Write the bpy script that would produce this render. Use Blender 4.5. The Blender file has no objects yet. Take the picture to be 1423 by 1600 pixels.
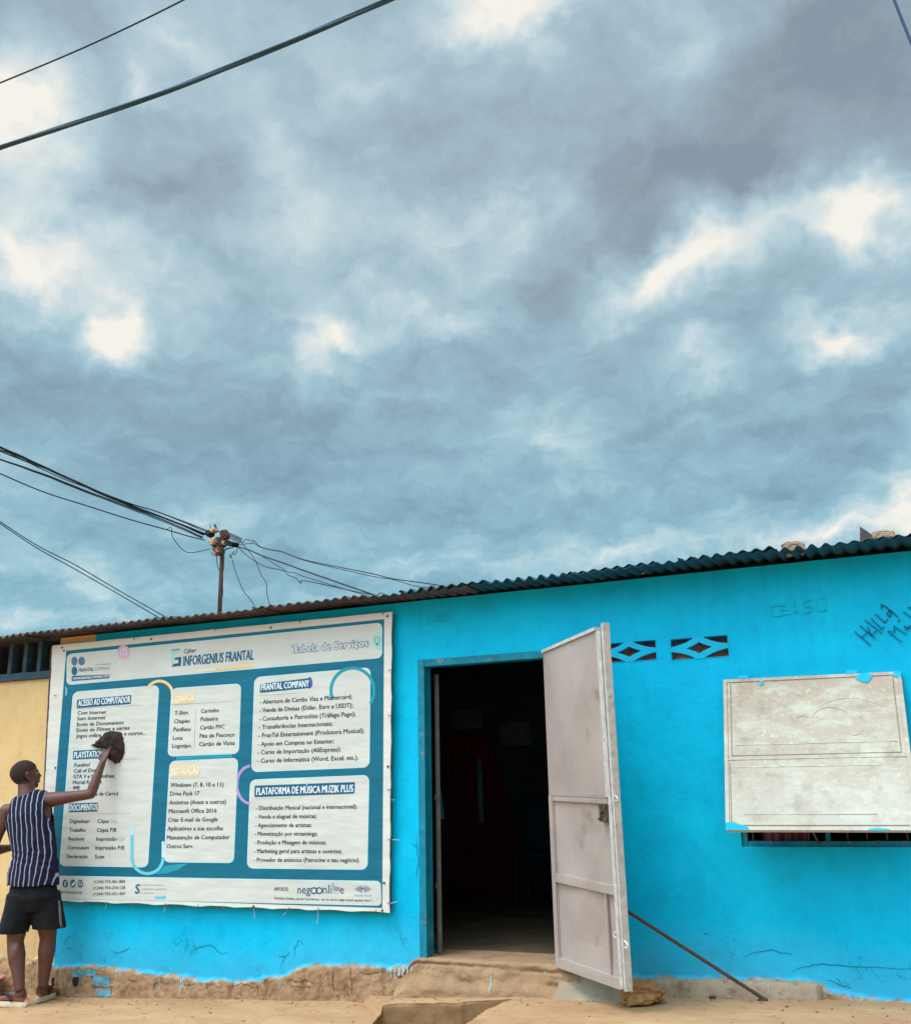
import bpy, bmesh, math, random
from mathutils import Vector, noise, Matrix
random.seed(7)
R_ = math.radians
PI = math.pi
# ------------------------------------------------------------------ camera
PW, PH, FPX = 1423, 1600, 1608.736
CAM = Vector((0, -6.35, 1.39))
_p, _h, _r = R_(15.37393), R_(114.46348), R_(-1.05602)
FW = Vector((math.cos(_p)*math.cos(_h), math.cos(_p)*math.sin(_h), math.sin(_p)))
_R = FW.cross(Vector((0, 0, 1))).normalized(); _U = _R.cross(FW)
RT = _R*math.cos(_r)+_U*math.sin(_r); UP = -_R*math.sin(_r)+_U*math.cos(_r)
cd = bpy.data.cameras.new("camera"); co = bpy.data.objects.new("camera", cd)
bpy.context.scene.collection.objects.link(co)
co.matrix_world = Matrix((( RT.x, UP.x, -FW.x, CAM.x), (RT.y, UP.y, -FW.y, CAM.y), (RT.z, UP.z, -FW.z, CAM.z), (0, 0, 0, 1)))
cd.sensor_fit = 'HORIZONTAL'; cd.sensor_width = 36; cd.lens = FPX/PW*36; cd.clip_end = 2000
sc = bpy.context.scene; sc.camera = co
def ray(px, py):
    return (FW*FPX + RT*(px-PW/2) - UP*(py-PH/2)).normalized()
def at(px, py, y=0.0):                 # a point of the place at depth y (wall plane is y = 0)
    d = ray(px, py); return CAM + d*((y-CAM.y)/d.y)
def atz(px, py, z):
    d = ray(px, py); return CAM + d*((z-CAM.z)/d.z)
def atx(px, py, x):
    d = ray(px, py); return CAM + d*((x-CAM.x)/d.x)

# ------------------------------------------------------------------ light and sky
sc.view_settings.view_transform = 'Standard'; sc.view_settings.look = 'None'
sc.view_settings.exposure = 0.0; sc.view_settings.gamma = 1
SUN_EL, SUN_AZ = R_(62), R_(-120)       # azimuth as direction angle in xy
sd = Vector((math.cos(SUN_EL)*math.cos(SUN_AZ), math.cos(SUN_EL)*math.sin(SUN_AZ), math.sin(SUN_EL)))
sl = bpy.data.lights.new("sun", 'SUN'); sl.energy = 1.35; sl.angle = R_(20); sl.color = (1, .95, .87)
so = bpy.data.objects.new("sun", sl); sc.collection.objects.link(so)
so.rotation_euler = (-sd).to_track_quat('-Z', 'Y').to_euler()
sc.cycles.use_denoising = True
sc.cycles.max_bounces = 6; sc.cycles.diffuse_bounces = 4

def lin(r, g, b):
    f = lambda c: (c/255/12.92) if c/255 <= .04045 else ((c/255+.055)/1.055)**2.4
    return (f(r), f(g), f(b), 1)

class NT:
    """small node-tree writer"""
    def __init__(s, tree): s.t = tree; tree.nodes.clear()
    def n(s, typ, **kw):
        nd = s.t.nodes.new(typ)
        ins = kw.pop('i', {})
        for k, v in kw.items(): setattr(nd, k, v)
        for k, v in ins.items():
            if isinstance(v, bpy.types.NodeSocket): s.t.links.new(v, nd.inputs[k])
            else: nd.inputs[k].default_value = v
        return nd
    def m(s, op, a, b=0.0, c=None, clamp=False):
        i = {0: a, 1: b}
        if c is not None: i[2] = c
        return s.n('ShaderNodeMath', operation=op, use_clamp=clamp, i=i).outputs[0]
    def noise(s, vec, scale, detail=4, rough=.55, out=0, dist=0.0):
        return s.n('ShaderNodeTexNoise', i={'Vector': vec, 'Scale': scale, 'Detail': detail, 'Roughness': rough, 'Distortion': dist}).outputs[out]
    def ramp(s, fac, stops, interp='LINEAR'):
        nd = s.n('ShaderNodeValToRGB', i={0: fac}); cr = nd.color_ramp; cr.interpolation = interp
        while len(cr.elements) < len(stops): cr.elements.new(.5)
        for e, (p, c) in zip(cr.elements, stops): e.position = p; e.color = c
        return nd.outputs[0]
    def mix(s, fac, a, b, mode='MIX'):
        nd = s.n('ShaderNodeMix', data_type='RGBA', blend_type=mode)
        for k, v in ((0, fac), (6, a), (7, b)):
            if isinstance(v, bpy.types.NodeSocket): s.t.links.new(v, nd.inputs[k])
            else: nd.inputs[k].default_value = v
        return nd.outputs[2]
    def vadd(s, a, b, op='ADD'):
        nd = s.n('ShaderNodeVectorMath', operation=op)
        for k, v in ((0, a), (1, b)):
            if isinstance(v, bpy.types.NodeSocket): s.t.links.new(v, nd.inputs[k])
            else: nd.inputs[k].default_value = v
        return nd.outputs[0]

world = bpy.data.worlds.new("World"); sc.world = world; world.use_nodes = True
w = NT(world.node_tree)
tc = w.n('ShaderNodeTexCoord').outputs['Generated']
wn = w.noise(tc, 3.2, 5, .6, 1)
wn = w.vadd(wn, (.5, .5, .5), 'SUBTRACT')
wn = w.n('ShaderNodeVectorMath', operation='SCALE', i={0: wn, 'Scale': .20}).outputs[0]
wf = w.noise(tc, 14, 4, .6, 1)
wf = w.vadd(wf, (.5, .5, .5), 'SUBTRACT')
wf = w.n('ShaderNodeVectorMath', operation='SCALE', i={0: wf, 'Scale': .075}).outputs[0]
wg = w.noise(tc, 42, 4, .65, 1)
wg = w.vadd(wg, (.5, .5, .5), 'SUBTRACT')
wg = w.n('ShaderNodeVectorMath', operation='SCALE', i={0: wg, 'Scale': .016}).outputs[0]
dw = w.vadd(w.vadd(w.vadd(tc, wn), wf), wg)
sepd = w.n('ShaderNodeSeparateXYZ', i={0: w.vadd(tc, wf)})
dz = w.m('MAXIMUM', w.m('ADD', sepd.outputs[2], .22), .05)
pl = w.n('ShaderNodeCombineXYZ', i={0: w.m('DIVIDE', sepd.outputs[0], dz), 1: w.m('DIVIDE', sepd.outputs[1], dz), 2: .3}).outputs[0]
BL = [  # cloud breaks and darker banks: the direction each is seen in, size, tilt, weight
 (1335,340,210,130,18,1.5),(1060,455,250,100,28,1.15),(1140,400,120,110,0,.5),(1340,520,190,70,12,1.15),
 (790,-5,210,120,0,1.25),(5,180,210,210,0,1.25),(45,385,240,130,0,1.0),(175,488,100,85,0,1.1),(545,495,130,90,0,.95),
 (225,140,110,100,0,.6),(1260,835,330,80,10,.8),(1400,785,170,100,0,.8),(820,330,200,70,20,.4),(690,375,180,90,0,.3),
 (690,480,190,80,0,.4),(870,690,150,90,0,.38),(1120,610,120,90,0,.25),(350,770,150,60,-10,.35),(140,875,420,90,-8,.4),
 (20,965,200,80,0,.45),(1060,55,150,120,0,.3),(480,330,240,130,0,.3),(680,890,320,80,8,.35),(1000,850,260,80,8,.4),
 (300,30,300,140,0,.45),(430,200,120,200,30,.3),(600,120,200,200,0,.15),(250,380,200,120,0,.3),
 (1050,240,560,230,-5,-.42),(1300,110,330,220,0,-.35),(820,430,240,110,0,-.2),(230,270,260,150,0,-.22),
 (90,570,330,140,0,-.15),(640,240,260,130,0,-.14),(480,600,500,160,0,-.1),(1200,690,400,120,0,-.18),(300,680,400,100,0,-.08),(700,640,300,120,0,-.1)]
tot = w.m('ADD', .39, 0.0)
for (x, y, rx, ry, rot, wt) in BL:
    c = ray(x, y)
    right = c.cross(UP).normalized(); up2 = right.cross(c)
    a = R_(rot); ax = right*math.cos(a)+up2*math.sin(a); ay = c.cross(ax)*-1
    k = 1/FPX*(c.dot(FW))
    M = Matrix((ax, ay, ax.cross(ay))).transposed()
    mp = w.n('ShaderNodeMapping', vector_type='TEXTURE', i={'Vector': dw, 'Location': tuple(c), 'Rotation': tuple(M.to_euler()), 'Scale': (rx*k, ry*k, .5)}).outputs[0]
    g = w.n('ShaderNodeTexGradient', gradient_type='QUADRATIC_SPHERE', i={0: mp}).outputs['Fac']
    if wt > .5: wt *= 1.0; rx *= .93; ry *= .93
    tot = w.m('MULTIPLY_ADD', g, wt, tot)
n1 = w.noise(pl, 2.6, 8, .58)
n2 = w.noise(pl, 7.0, 8, .60)
n3 = w.noise(pl, 22, 6, .6)
bil = w.m('ABSOLUTE', w.m('SUBTRACT', w.noise(pl, 4.6, 5, .5), .5))     # billows: soft creases between lumps
tot = w.m('MULTIPLY_ADD', w.m('SUBTRACT', n1, .5), .75, tot)
tot = w.m('MULTIPLY_ADD', w.m('SUBTRACT', n2, .5), .92, tot)
tot = w.m('MULTIPLY_ADD', w.m('SUBTRACT', n3, .5), .30, tot)
tot = w.m('MULTIPLY_ADD', w.m('SUBTRACT', bil, .08), .45, tot)
tot = w.m('MULTIPLY', tot, .86)
sep = w.n('ShaderNodeSeparateXYZ', i={0: tc})
hi = w.ramp(tot, [(.0, lin(140,156,170)), (.18, lin(156,174,187)), (.38, lin(170,196,209)), (.54, lin(190,213,222)), (.72, lin(217,230,232)), (1, lin(255,251,240))])
lo = w.ramp(tot, [(.0, lin(106,150,172)), (.18, lin(118,168,189)), (.38, lin(134,188,206)), (.54, lin(160,205,218)), (.72, lin(203,225,231)), (1, lin(255,250,238))])
hf = w.n('ShaderNodeMapRange', i={0: sep.outputs[2], 1: .12, 2: .52}).outputs[0]
col = w.mix(hf, lo, hi)
sky = w.n('ShaderNodeTexSky', sky_type='NISHITA', sun_disc=False, sun_elevation=SUN_EL, sun_rotation=PI/2-SUN_AZ)
skyc = w.mix(1.0, sky.outputs[0], (.10, .10, .10, 1), 'MULTIPLY')
col = w.mix(.10, col, skyc)
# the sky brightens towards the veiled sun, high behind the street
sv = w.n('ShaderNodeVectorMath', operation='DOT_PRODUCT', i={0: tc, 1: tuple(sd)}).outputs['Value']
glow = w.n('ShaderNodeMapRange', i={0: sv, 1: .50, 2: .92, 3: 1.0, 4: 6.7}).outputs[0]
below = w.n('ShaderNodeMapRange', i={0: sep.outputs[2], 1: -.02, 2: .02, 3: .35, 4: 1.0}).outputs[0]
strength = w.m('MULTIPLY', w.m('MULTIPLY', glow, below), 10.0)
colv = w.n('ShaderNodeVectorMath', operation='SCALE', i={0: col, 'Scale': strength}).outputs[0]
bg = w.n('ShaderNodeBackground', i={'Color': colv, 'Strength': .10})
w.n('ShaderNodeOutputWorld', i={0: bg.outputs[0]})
world.cycles.sampling_method = 'MANUAL'; world.cycles.sample_map_resolution = 512

# ------------------------------------------------------------------ materials
MATS = {}
def mat(name, base, rough=.8, var=0.0, vscale=6, bump=0.0, bscale=40, metal=0.0, spec=.3, dirt=None, coords='Object', sss=0):
    """procedural material: base colour with noise variation and bump"""
    if name in MATS: return MATS[name]
    m = bpy.data.materials.new(name); m.use_nodes = True; t = NT(m.node_tree)
    o = t.n('ShaderNodeTexCoord').outputs[coords]
    c = t.n('ShaderNodeRGB'); c.outputs[0].default_value = base; c = c.outputs[0]
    if var:
        nz = t.noise(o, vscale, 5, .6)
        f = t.n('ShaderNodeMapRange', i={0: nz, 1: .3, 2: .7, 3: 1-var, 4: 1+var*.6}).outputs[0]
        c = t.n('ShaderNodeVectorMath', operation='SCALE', i={0: c, 'Scale': f}).outputs[0]
    if dirt:
        nz = t.noise(o, dirt[1], 6, .65)
        f = t.n('ShaderNodeMapRange', i={0: nz, 1: dirt[2], 2: dirt[2]+.12}).outputs[0]
        c = t.mix(f, c, dirt[0])
    b = t.n('ShaderNodeBsdfPrincipled', i={'Base Color': c, 'Roughness': rough, 'Metallic': metal, 'Specular IOR Level': spec})
    if bump:
        bn = t.n('ShaderNodeBump', i={'Height': t.noise(o, bscale, 6, .6), 'Strength': min(1, bump), 'Distance': .01})
        t.t.links.new(bn.outputs[0], b.inputs['Normal'])
    t.n('ShaderNodeOutputMaterial', i={0: b.outputs[0]})
    MATS[name] = m; return m

def wall_mat(name, paint, paint2, bare_a, bare_b, top_patch=False):
    m = bpy.data.materials.new(name); m.use_nodes = True; t = NT(m.node_tree)
    o = t.n('ShaderNodeTexCoord').outputs['Object']
    at_ = t.n('ShaderNodeAttribute', attribute_name='paint_h').outputs['Fac']
    mp = t.n('ShaderNodeMapping', i={'Vector': o, 'Scale': (1, 1, 2.2)}).outputs[0]
    ne = t.noise(mp, 9, 6, .65)
    edge = t.m('MULTIPLY_ADD', t.m('SUBTRACT', ne, .5), .10, at_)
    pm = t.n('ShaderNodeMapRange', i={0: edge, 1: -.003, 2: .003}).outputs[0]
    # paint: blotches, faded lower zone, hairline cracks
    pc = t.mix(t.n('ShaderNodeMapRange', i={0: t.noise(o, 1.3, 5, .6), 1: .35, 2: .7}).outputs[0], paint, paint2)
    pc = t.mix(t.n('ShaderNodeMapRange', i={0: t.noise(o, 7, 6, .7), 1: .48, 2: .75, 4: .38}).outputs[0], pc, tuple(c*.62 for c in paint2[:3])+(1,))
    vor = t.n('ShaderNodeTexVoronoi', feature='DISTANCE_TO_EDGE', i={'Vector': t.vadd(o, t.n('ShaderNodeVectorMath', operation='SCALE', i={0: t.noise(o, 5, 5, .7, 1), 'Scale': .5}).outputs[0]), 'Scale': 1.6}).outputs[0]
    ck = t.n('ShaderNodeMapRange', i={0: vor, 1: .002, 2: .007, 3: 1, 4: 0}).outputs[0]
    ckm = t.n('ShaderNodeMapRange', i={0: at_, 1: .22, 2: .34, 3: 1, 4: 0}).outputs[0]
    ckn = t.n('ShaderNodeMapRange', i={0: t.noise(o, 2.6, 3, .5), 1: .52, 2: .58}).outputs[0]
    ck = t.m('MULTIPLY', t.m('MULTIPLY', ck, ckm), ckn)
    pc = t.mix(t.m('MULTIPLY', ck, .7), pc, tuple(c*.25 for c in paint2[:3])+(1,))
    roll = t.noise(t.n('ShaderNodeMapping', i={'Vector': o, 'Scale': (7, 1, .8)}).outputs[0], 2.2, 4, .6)
    pc = t.mix(t.n('ShaderNodeMapRange', i={0: roll, 1: .5, 2: .7, 4: (.16 if top_patch else .0)}).outputs[0], pc, tuple(min(1, c*1.15+.01) for c in paint[:3])+(1,))
    scuff = t.noise(t.n('ShaderNodeMapping', i={'Vector': o, 'Rotation': (0, .5, 0), 'Scale': (1, 1, 5)}).outputs[0], 5, 6, .75)
    pc = t.mix(t.n('ShaderNodeMapRange', i={0: scuff, 1: .64, 2: .72, 4: .35}).outputs[0], pc, tuple(c*.55+.02 for c in paint2[:3])+(1,))
    stk = t.noise(t.n('ShaderNodeMapping', i={'Vector': o, 'Scale': (9, 1, .5)}).outputs[0], 2.4, 5, .65)
    zz = t.n('ShaderNodeSeparateXYZ', i={0: o}).outputs[2]
    stm = t.m('MULTIPLY', t.n('ShaderNodeMapRange', i={0: stk, 1: .5, 2: .72, 4: (.22 if top_patch else .0)}).outputs[0], t.n('ShaderNodeMapRange', i={0: zz, 1: 1.7, 2: 2.6}).outputs[0])
    pc = t.mix(stm, pc, tuple(c*.5+.01 for c in paint2[:3])+(1,))
    # small chips showing plaster
    chip = t.n('ShaderNodeMapRange', i={0: t.noise(o, 26, 3, .5), 1: .735, 2: .75}).outputs[0]
    chm = t.n('ShaderNodeMapRange', i={0: at_, 1: .03, 2: .38, 3: 1, 4: 0}).outputs[0]
    pc = t.mix(t.m('MULTIPLY', chip, chm), pc, bare_b)
    # dust rising from the street
    dm = t.n('ShaderNodeMapRange', i={0: t.m('MULTIPLY_ADD', t.noise(o, 4, 5, .6), .3, at_), 1: .12, 2: .45, 3: .28, 4: 0}).outputs[0]
    pc = t.mix(dm, pc, tuple((a+b)/2*.9 for a, b in zip(paint[:3], bare_a[:3]))+(1,))
    bc = t.mix(t.n('ShaderNodeMapRange', i={0: t.noise(o, 5, 7, .7), 1: .35, 2: .65}).outputs[0], bare_a, bare_b)
    bc = t.mix(t.n('ShaderNodeMapRange', i={0: t.noise(o, 24, 6, .75), 1: .48, 2: .68, 4: .75}).outputs[0], bc, tuple(c*.45 for c in bare_a[:3])+(1,))
    # splashed paint rim just under the edge
    rim = t.n('ShaderNodeMapRange', i={0: edge, 1: -.022, 2: -.006}).outputs[0]
    rimn = t.n('ShaderNodeMapRange', i={0: t.noise(o, 22, 4, .6), 1: .45, 2: .55}).outputs[0]
    bc = t.mix(t.m('MULTIPLY', t.m('MULTIPLY', rim, rimn), .5), bc, tuple(c*.5+.22 for c in paint[:3])+(1,))
    c = t.mix(pm, bc, pc)
    if top_patch:
        sx = t.n('ShaderNodeSeparateXYZ', i={0: t.n('ShaderNodeNewGeometry').outputs['Position']})
        a = t.n('ShaderNodeMapRange', i={0: t.m('SUBTRACT', t.m('MULTIPLY_ADD', t.noise(o, 14, 4, .6), .03, sx.outputs[0]), t.n('ShaderNodeMapRange', i={0: sx.outputs[2], 1: 2.3, 2: 2.31, 3: -6.275, 4: -6.10}).outputs[0]), 1: -.003, 2: .003, 3: 1, 4: 0}).outputs[0]
        c = t.mix(t.m('MULTIPLY', a, pm), c, lin(222,184,130))
    r = t.n('ShaderNodeMapRange', i={0: pm, 3: .95, 4: .55}).outputs[0]
    b = t.n('ShaderNodeBsdfPrincipled', i={'Base Color': c, 'Roughness': r, 'Specular IOR Level': .12})
    hgt = t.m('MULTIPLY_ADD', t.noise(o, 60, 5, .6), .25, t.noise(o, 12, 6, .6))
    hgt = t.m('MULTIPLY_ADD', pm, .25, t.m('SUBTRACT', hgt, t.m('MULTIPLY', ck, .8)))
    st = t.n('ShaderNodeMapRange', i={0: pm, 3: .9, 4: .35}).outputs[0]
    bn = t.n('ShaderNodeBump', i={'Height': hgt, 'Strength': st, 'Distance': .012})
    t.t.links.new(bn.outputs[0], b.inputs['Normal'])
    t.n('ShaderNodeOutputMaterial', i={0: b.outputs[0]}); MATS[name] = m; return m

def banner_mat(name, base, rough=.42, emboss=1.0, dirty=.12):
    """printed vinyl: same soft wrinkles on every printed layer"""
    if name in MATS: return MATS[name]
    m = bpy.data.materials.new(name); m.use_nodes = True; t = NT(m.node_tree)
    o = t.n('ShaderNodeTexCoord').outputs['Object']
    f = t.n('ShaderNodeMapRange', i={0: t.noise(o, 2.2, 6, .6), 1: .35, 2: .75, 3: 1.0, 4: 1-dirty}).outputs[0]
    c = t.n('ShaderNodeVectorMath', operation='SCALE', i={0: base[:3], 'Scale': f}).outputs[0]
    sp = t.n('ShaderNodeMapRange', i={0: t.noise(o, 30, 3, .6), 1: .72, 2: .80, 4: .4}).outputs[0]
    c = t.mix(sp, c, tuple(x*.6 for x in base[:3])+(1,))
    b = t.n('ShaderNodeBsdfPrincipled', i={'Base Color': c, 'Roughness': rough, 'Specular IOR Level': .35})
    mp = t.n('ShaderNodeMapping', i={'Vector': o, 'Rotation': (0, .9, 0), 'Scale': (1, 1, 3.2)}).outputs[0]
    mp2 = t.n('ShaderNodeMapping', i={'Vector': o, 'Rotation': (0, -.25, 0), 'Scale': (1, 1, 3.5)}).outputs[0]
    h = t.m('ADD', t.noise(mp, 1.4, 3, .5), t.m('MULTIPLY', t.noise(mp2, 3.0, 2, .5), .45))
    bn = t.n('ShaderNodeBump', i={'Height': h, 'Strength': .5*emboss, 'Distance': .03})
    t.t.links.new(bn.outputs[0], b.inputs['Normal'])
    t.n('ShaderNodeOutputMaterial', i={0: b.outputs[0]}); MATS[name] = m; return m

# ------------------------------------------------------------------ object helpers
C = sc.collection
def tag(o, label=None, cat=None, group=None, kind=None):
    if label: o['label'] = label
    if cat: o['category'] = cat
    if group: o['group'] = group
    if kind: o['kind'] = kind
    return o
def thing(name, label, cat, loc, group=None):
    o = bpy.data.objects.new(name, None); o.empty_display_size = .1; C.objects.link(o); o.location = loc
    return tag(o, label, cat, group)
def worldloc(o):
    v = Vector((0, 0, 0))
    while o is not None: v += Vector(o.location); o = o.parent
    return v
class MB:
    def __init__(s): s.v = []; s.f = []
    def quad(s, a, b, c, d):
        n = len(s.v); s.v += [Vector(a), Vector(b), Vector(c), Vector(d)]; s.f.append((n, n+1, n+2, n+3)); return s
    def poly(s, pts):
        n = len(s.v); s.v += [Vector(p) for p in pts]; s.f.append(tuple(range(n, n+len(pts)))); return s
    def hexa(s, P):          # 8 points: 4 front, 4 back
        n = len(s.v); s.v += [Vector(p) for p in P]
        for q in ((0,1,2,3),(7,6,5,4),(0,4,5,1),(1,5,6,2),(2,6,7,3),(3,7,4,0)): s.f.append(tuple(n+i for i in q))
        return s
    def box(s, x0, x1, y0, y1, z0, z1, bev=0.0):
        if bev:
            bm = bmesh.new(); bmesh.ops.create_cube(bm, size=1)
            for v in bm.verts: v.co = Vector(((x0+x1)/2+v.co.x*(x1-x0), (y0+y1)/2+v.co.y*(y1-y0), (z0+z1)/2+v.co.z*(z1-z0)))
            bmesh.ops.bevel(bm, geom=bm.edges[:], offset=bev, segments=2, affect='EDGES', profile=.6)
            n = len(s.v); s.v += [v.co.copy() for v in bm.verts]; bm.verts.index_update()
            s.f += [tuple(n+v.index for v in f.verts) for f in bm.faces]; bm.free(); return s
        return s.hexa([(x0,y0,z0),(x1,y0,z0),(x1,y0,z1),(x0,y0,z1),(x0,y1,z0),(x1,y1,z0),(x1,y1,z1),(x0,y1,z1)])
    def tube(s, pts, r, seg=8, cap=True, ry=None, side=None):
        """r: number or list; ry: second radius; side: reference axis for r"""
        pts = [Vector(p) for p in pts]; N = len(pts)
        rr = r if isinstance(r, (list, tuple)) else [r]*N
        r2 = ry if ry is not None else rr
        n0 = len(s.v); prev = None
        for i, p in enumerate(pts):
            d = (pts[min(i+1, N-1)]-pts[max(i-1, 0)])
            d = d.normalized() if d.length > 1e-9 else Vector((0, 0, 1))
            if side is not None: a = (Vector(side)-d*Vector(side).dot(d)).normalized()
            elif prev is None:
                ref = Vector((0, 0, 1)) if abs(d.z) < .9 else Vector((1, 0, 0)); a = d.cross(ref).normalized()
            else: a = (prev-d*prev.dot(d)).normalized()
            prev = a; b = d.cross(a)
            for k in range(seg):
                t = 2*PI*k/seg; s.v.append(p+a*(math.cos(t)*rr[i])+b*(math.sin(t)*r2[i]))
        for i in range(N-1):
            for k in range(seg):
                a0 = n0+i*seg+k; a1 = n0+i*seg+(k+1) % seg
                s.f.append((a0, a1, a1+seg, a0+seg))
        if cap: s.f.append(tuple(n0+k for k in reversed(range(seg)))); s.f.append(tuple(n0+(N-1)*seg+k for k in range(seg)))
        return s
    def ellipsoid(s, c, rx, ry, rz, rot=None, seg=24, ring=16, shape=None):
        c = Vector(c); n0 = len(s.v); rot = rot or Matrix.Identity(3)
        for i in range(ring+1):
            ph = PI*i/ring
            for k in range(seg):
                t = 2*PI*k/seg; u = Vector((math.sin(ph)*math.cos(t), math.sin(ph)*math.sin(t), math.cos(ph)))
                q = Vector((u.x*rx, u.y*ry, u.z*rz))
                if shape: q = shape(u, q)
                s.v.append(c+rot@q)
        for i in range(ring):
            for k in range(seg):
                a = n0+i*seg+k; b = n0+i*seg+(k+1) % seg; s.f.append((a, a+seg, b+seg, b))
        return s
    def rock(s, c, rx, ry, rz, seed=0, rough=.25, rot=0.0, flat=.6):
        bm = bmesh.new(); bmesh.ops.create_icosphere(bm, subdivisions=4, radius=1); n0 = len(s.v); bm.verts.index_update()
        for v in bm.verts:
            p = v.co.copy(); q = Vector((abs(p.x)**flat*(1 if p.x > 0 else -1), abs(p.y)**flat*(1 if p.y > 0 else -1), abs(p.z)**flat*(1 if p.z > 0 else -1)))
            k = 1+rough*noise.noise(p*1.3+Vector((seed, 0, 0)))+rough*.5*noise.noise(p*3.7+Vector((0, seed, 0)))+rough*.22*noise.noise(p*9+Vector((0, 0, seed)))
            q = Vector((q.x*rx, q.y*ry, q.z*rz))*k*.85
            q = Vector((q.x*math.cos(rot)-q.y*math.sin(rot), q.x*math.sin(rot)+q.y*math.cos(rot), q.z))
            s.v.append(Vector(c)+q)
        s.f += [tuple(n0+v.index for v in f.verts) for f in bm.faces]; bm.free(); return s
    def build(s, name, m, parent=None, smooth=False, merge=False, autosmooth=False):
        me = bpy.data.meshes.new(name)
        off = worldloc(parent) if parent else Vector((0, 0, 0))
        me.from_pydata([tuple(v-off) for v in s.v], [], s.f)
        if merge or autosmooth:
            bm = bmesh.new(); bm.from_mesh(me)
            if merge: bmesh.ops.remove_doubles(bm, verts=bm.verts, dist=1e-5)
            bmesh.ops.recalc_face_normals(bm, faces=bm.faces); bm.to_mesh(me); bm.free()
        o = bpy.data.objects.new(name, me); C.objects.link(o)
        if m: me.materials.append(m)
        if parent: o.parent = parent
        if smooth:
            for p in me.polygons: p.use_smooth = True
        return o
def split_build(B, name, m, parent=None, smooth=False):
    par = list(range(len(B.v)))
    def find(i):
        while par[i] != i: par[i] = par[par[i]]; i = par[i]
        return i
    for f_ in B.f:
        for i in f_[1:]: par[find(i)] = find(f_[0])
    comp = {}
    for f_ in B.f: comp.setdefault(find(f_[0]), []).append(f_)
    out = []
    for fs in comp.values():
        q = MB(); mp = {}
        for f_ in fs:
            for i in f_:
                if i not in mp: mp[i] = len(q.v); q.v.append(B.v[i])
            q.f.append(tuple(mp[i] for i in f_))
        out.append(q.build(name, m, parent, smooth))
    return out
def recentre(o):            # give a single-mesh thing an origin at its base
    me = o.data; n = len(me.vertices); xs = [v.co for v in me.vertices]
    c = Vector((sum(v.x for v in xs)/n, sum(v.y for v in xs)/n, min(v.z for v in xs)))
    for v in me.vertices: v.co -= c
    o.location = Vector(o.location)+c; return o
def smoothstep(a, b, x):
    t = min(1, max(0, (x-a)/(b-a))); return t*t*(3-2*t)
def interp(pts, x):
    if x <= pts[0][0]: return pts[0][1]
    for (a, ya), (b, yb) in zip(pts, pts[1:]):
        if x <= b: return ya+(yb-ya)*(x-a)/(b-a)
    return pts[-1][1]
def spline(pts, n=8):       # Catmull-Rom through the points
    P = [Vector(p) for p in pts]; P = [P[0]*2-P[1]]+P+[P[-1]*2-P[-2]]; out = []
    for i in range(1, len(P)-2):
        for k in range(n):
            t = k/n; a, b, c, d = P[i-1:i+3]
            out.append(.5*((2*b)+(c-a)*t+(2*a-5*b+4*c-d)*t*t+(-a+3*b-3*c+d)*t*t*t))
    out.append(P[-2]); return out
fbm = lambda p, o=4: noise.fractal(p, 1.0, 2.0, o)

# ------------------------------------------------------------------ colours
M_blue = wall_mat('blue_paint', lin(0,190,228), lin(0,175,216), lin(158,120,90), lin(188,150,116), True)
M_beige = wall_mat('beige_paint', lin(230,192,136), lin(220,180,126), lin(176,136,98), lin(198,166,124))
M_conc = mat('concrete', lin(170,148,124), .92, .22, 5, .7, 45, dirt=(lin(140,112,84), 9, .56))
M_sand = mat('sandy_cement', lin(172,134,100), .95, .3, 6, 1.0, 40, dirt=(lin(150,114,78), 6, .58))
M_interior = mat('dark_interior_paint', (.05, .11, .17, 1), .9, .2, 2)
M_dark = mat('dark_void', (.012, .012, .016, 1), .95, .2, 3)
M_wood = mat('weathered_wood', lin(110,98,84), .85, .35, 14, .5, 60)
M_frame = mat('door_frame_paint', lin(10,128,150), .6, .3, 12, .3, 40, dirt=(lin(150,130,105), 16, .60))
M_leaf = mat('door_grey_paint', lin(182,163,153), .5, .2, 2.0, .25, 7, dirt=(lin(150,132,118), 3.0, .60))
M_leaf2 = mat('door_worn_edge_paint', lin(206,198,190), .6, .25, 20, .3, 60, dirt=(lin(110,84,66), 24, .62))
M_rust = mat('rusty_steel', lin(96,74,60), .75, .4, 30, .5, 90, metal=.3)
M_steel = mat('lock_steel', lin(120,108,94), .45, .3, 25, .2, 60, metal=.8)
M_white = mat('white_wire', lin(220,225,225), .5, .1)
M_cable = mat('black_cable', (.018, .019, .024, 1), .6, .2, 20, spec=.3)
M_cableb = mat('blue_cable', (.03, .06, .14, 1), .55, .2, 20)
M_cabblue = mat('dark_blue_cable', (.022, .065, .095, 1), .5, .2, 20)
M_stone = mat('roof_stone', lin(190,150,120), .95, .3, 10, .9, 60)
M_stone2 = mat('door_stone', lin(178,126,76), .95, .45, 14, 1.0, 50, dirt=(lin(120,84,48), 18, .55))

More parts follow.
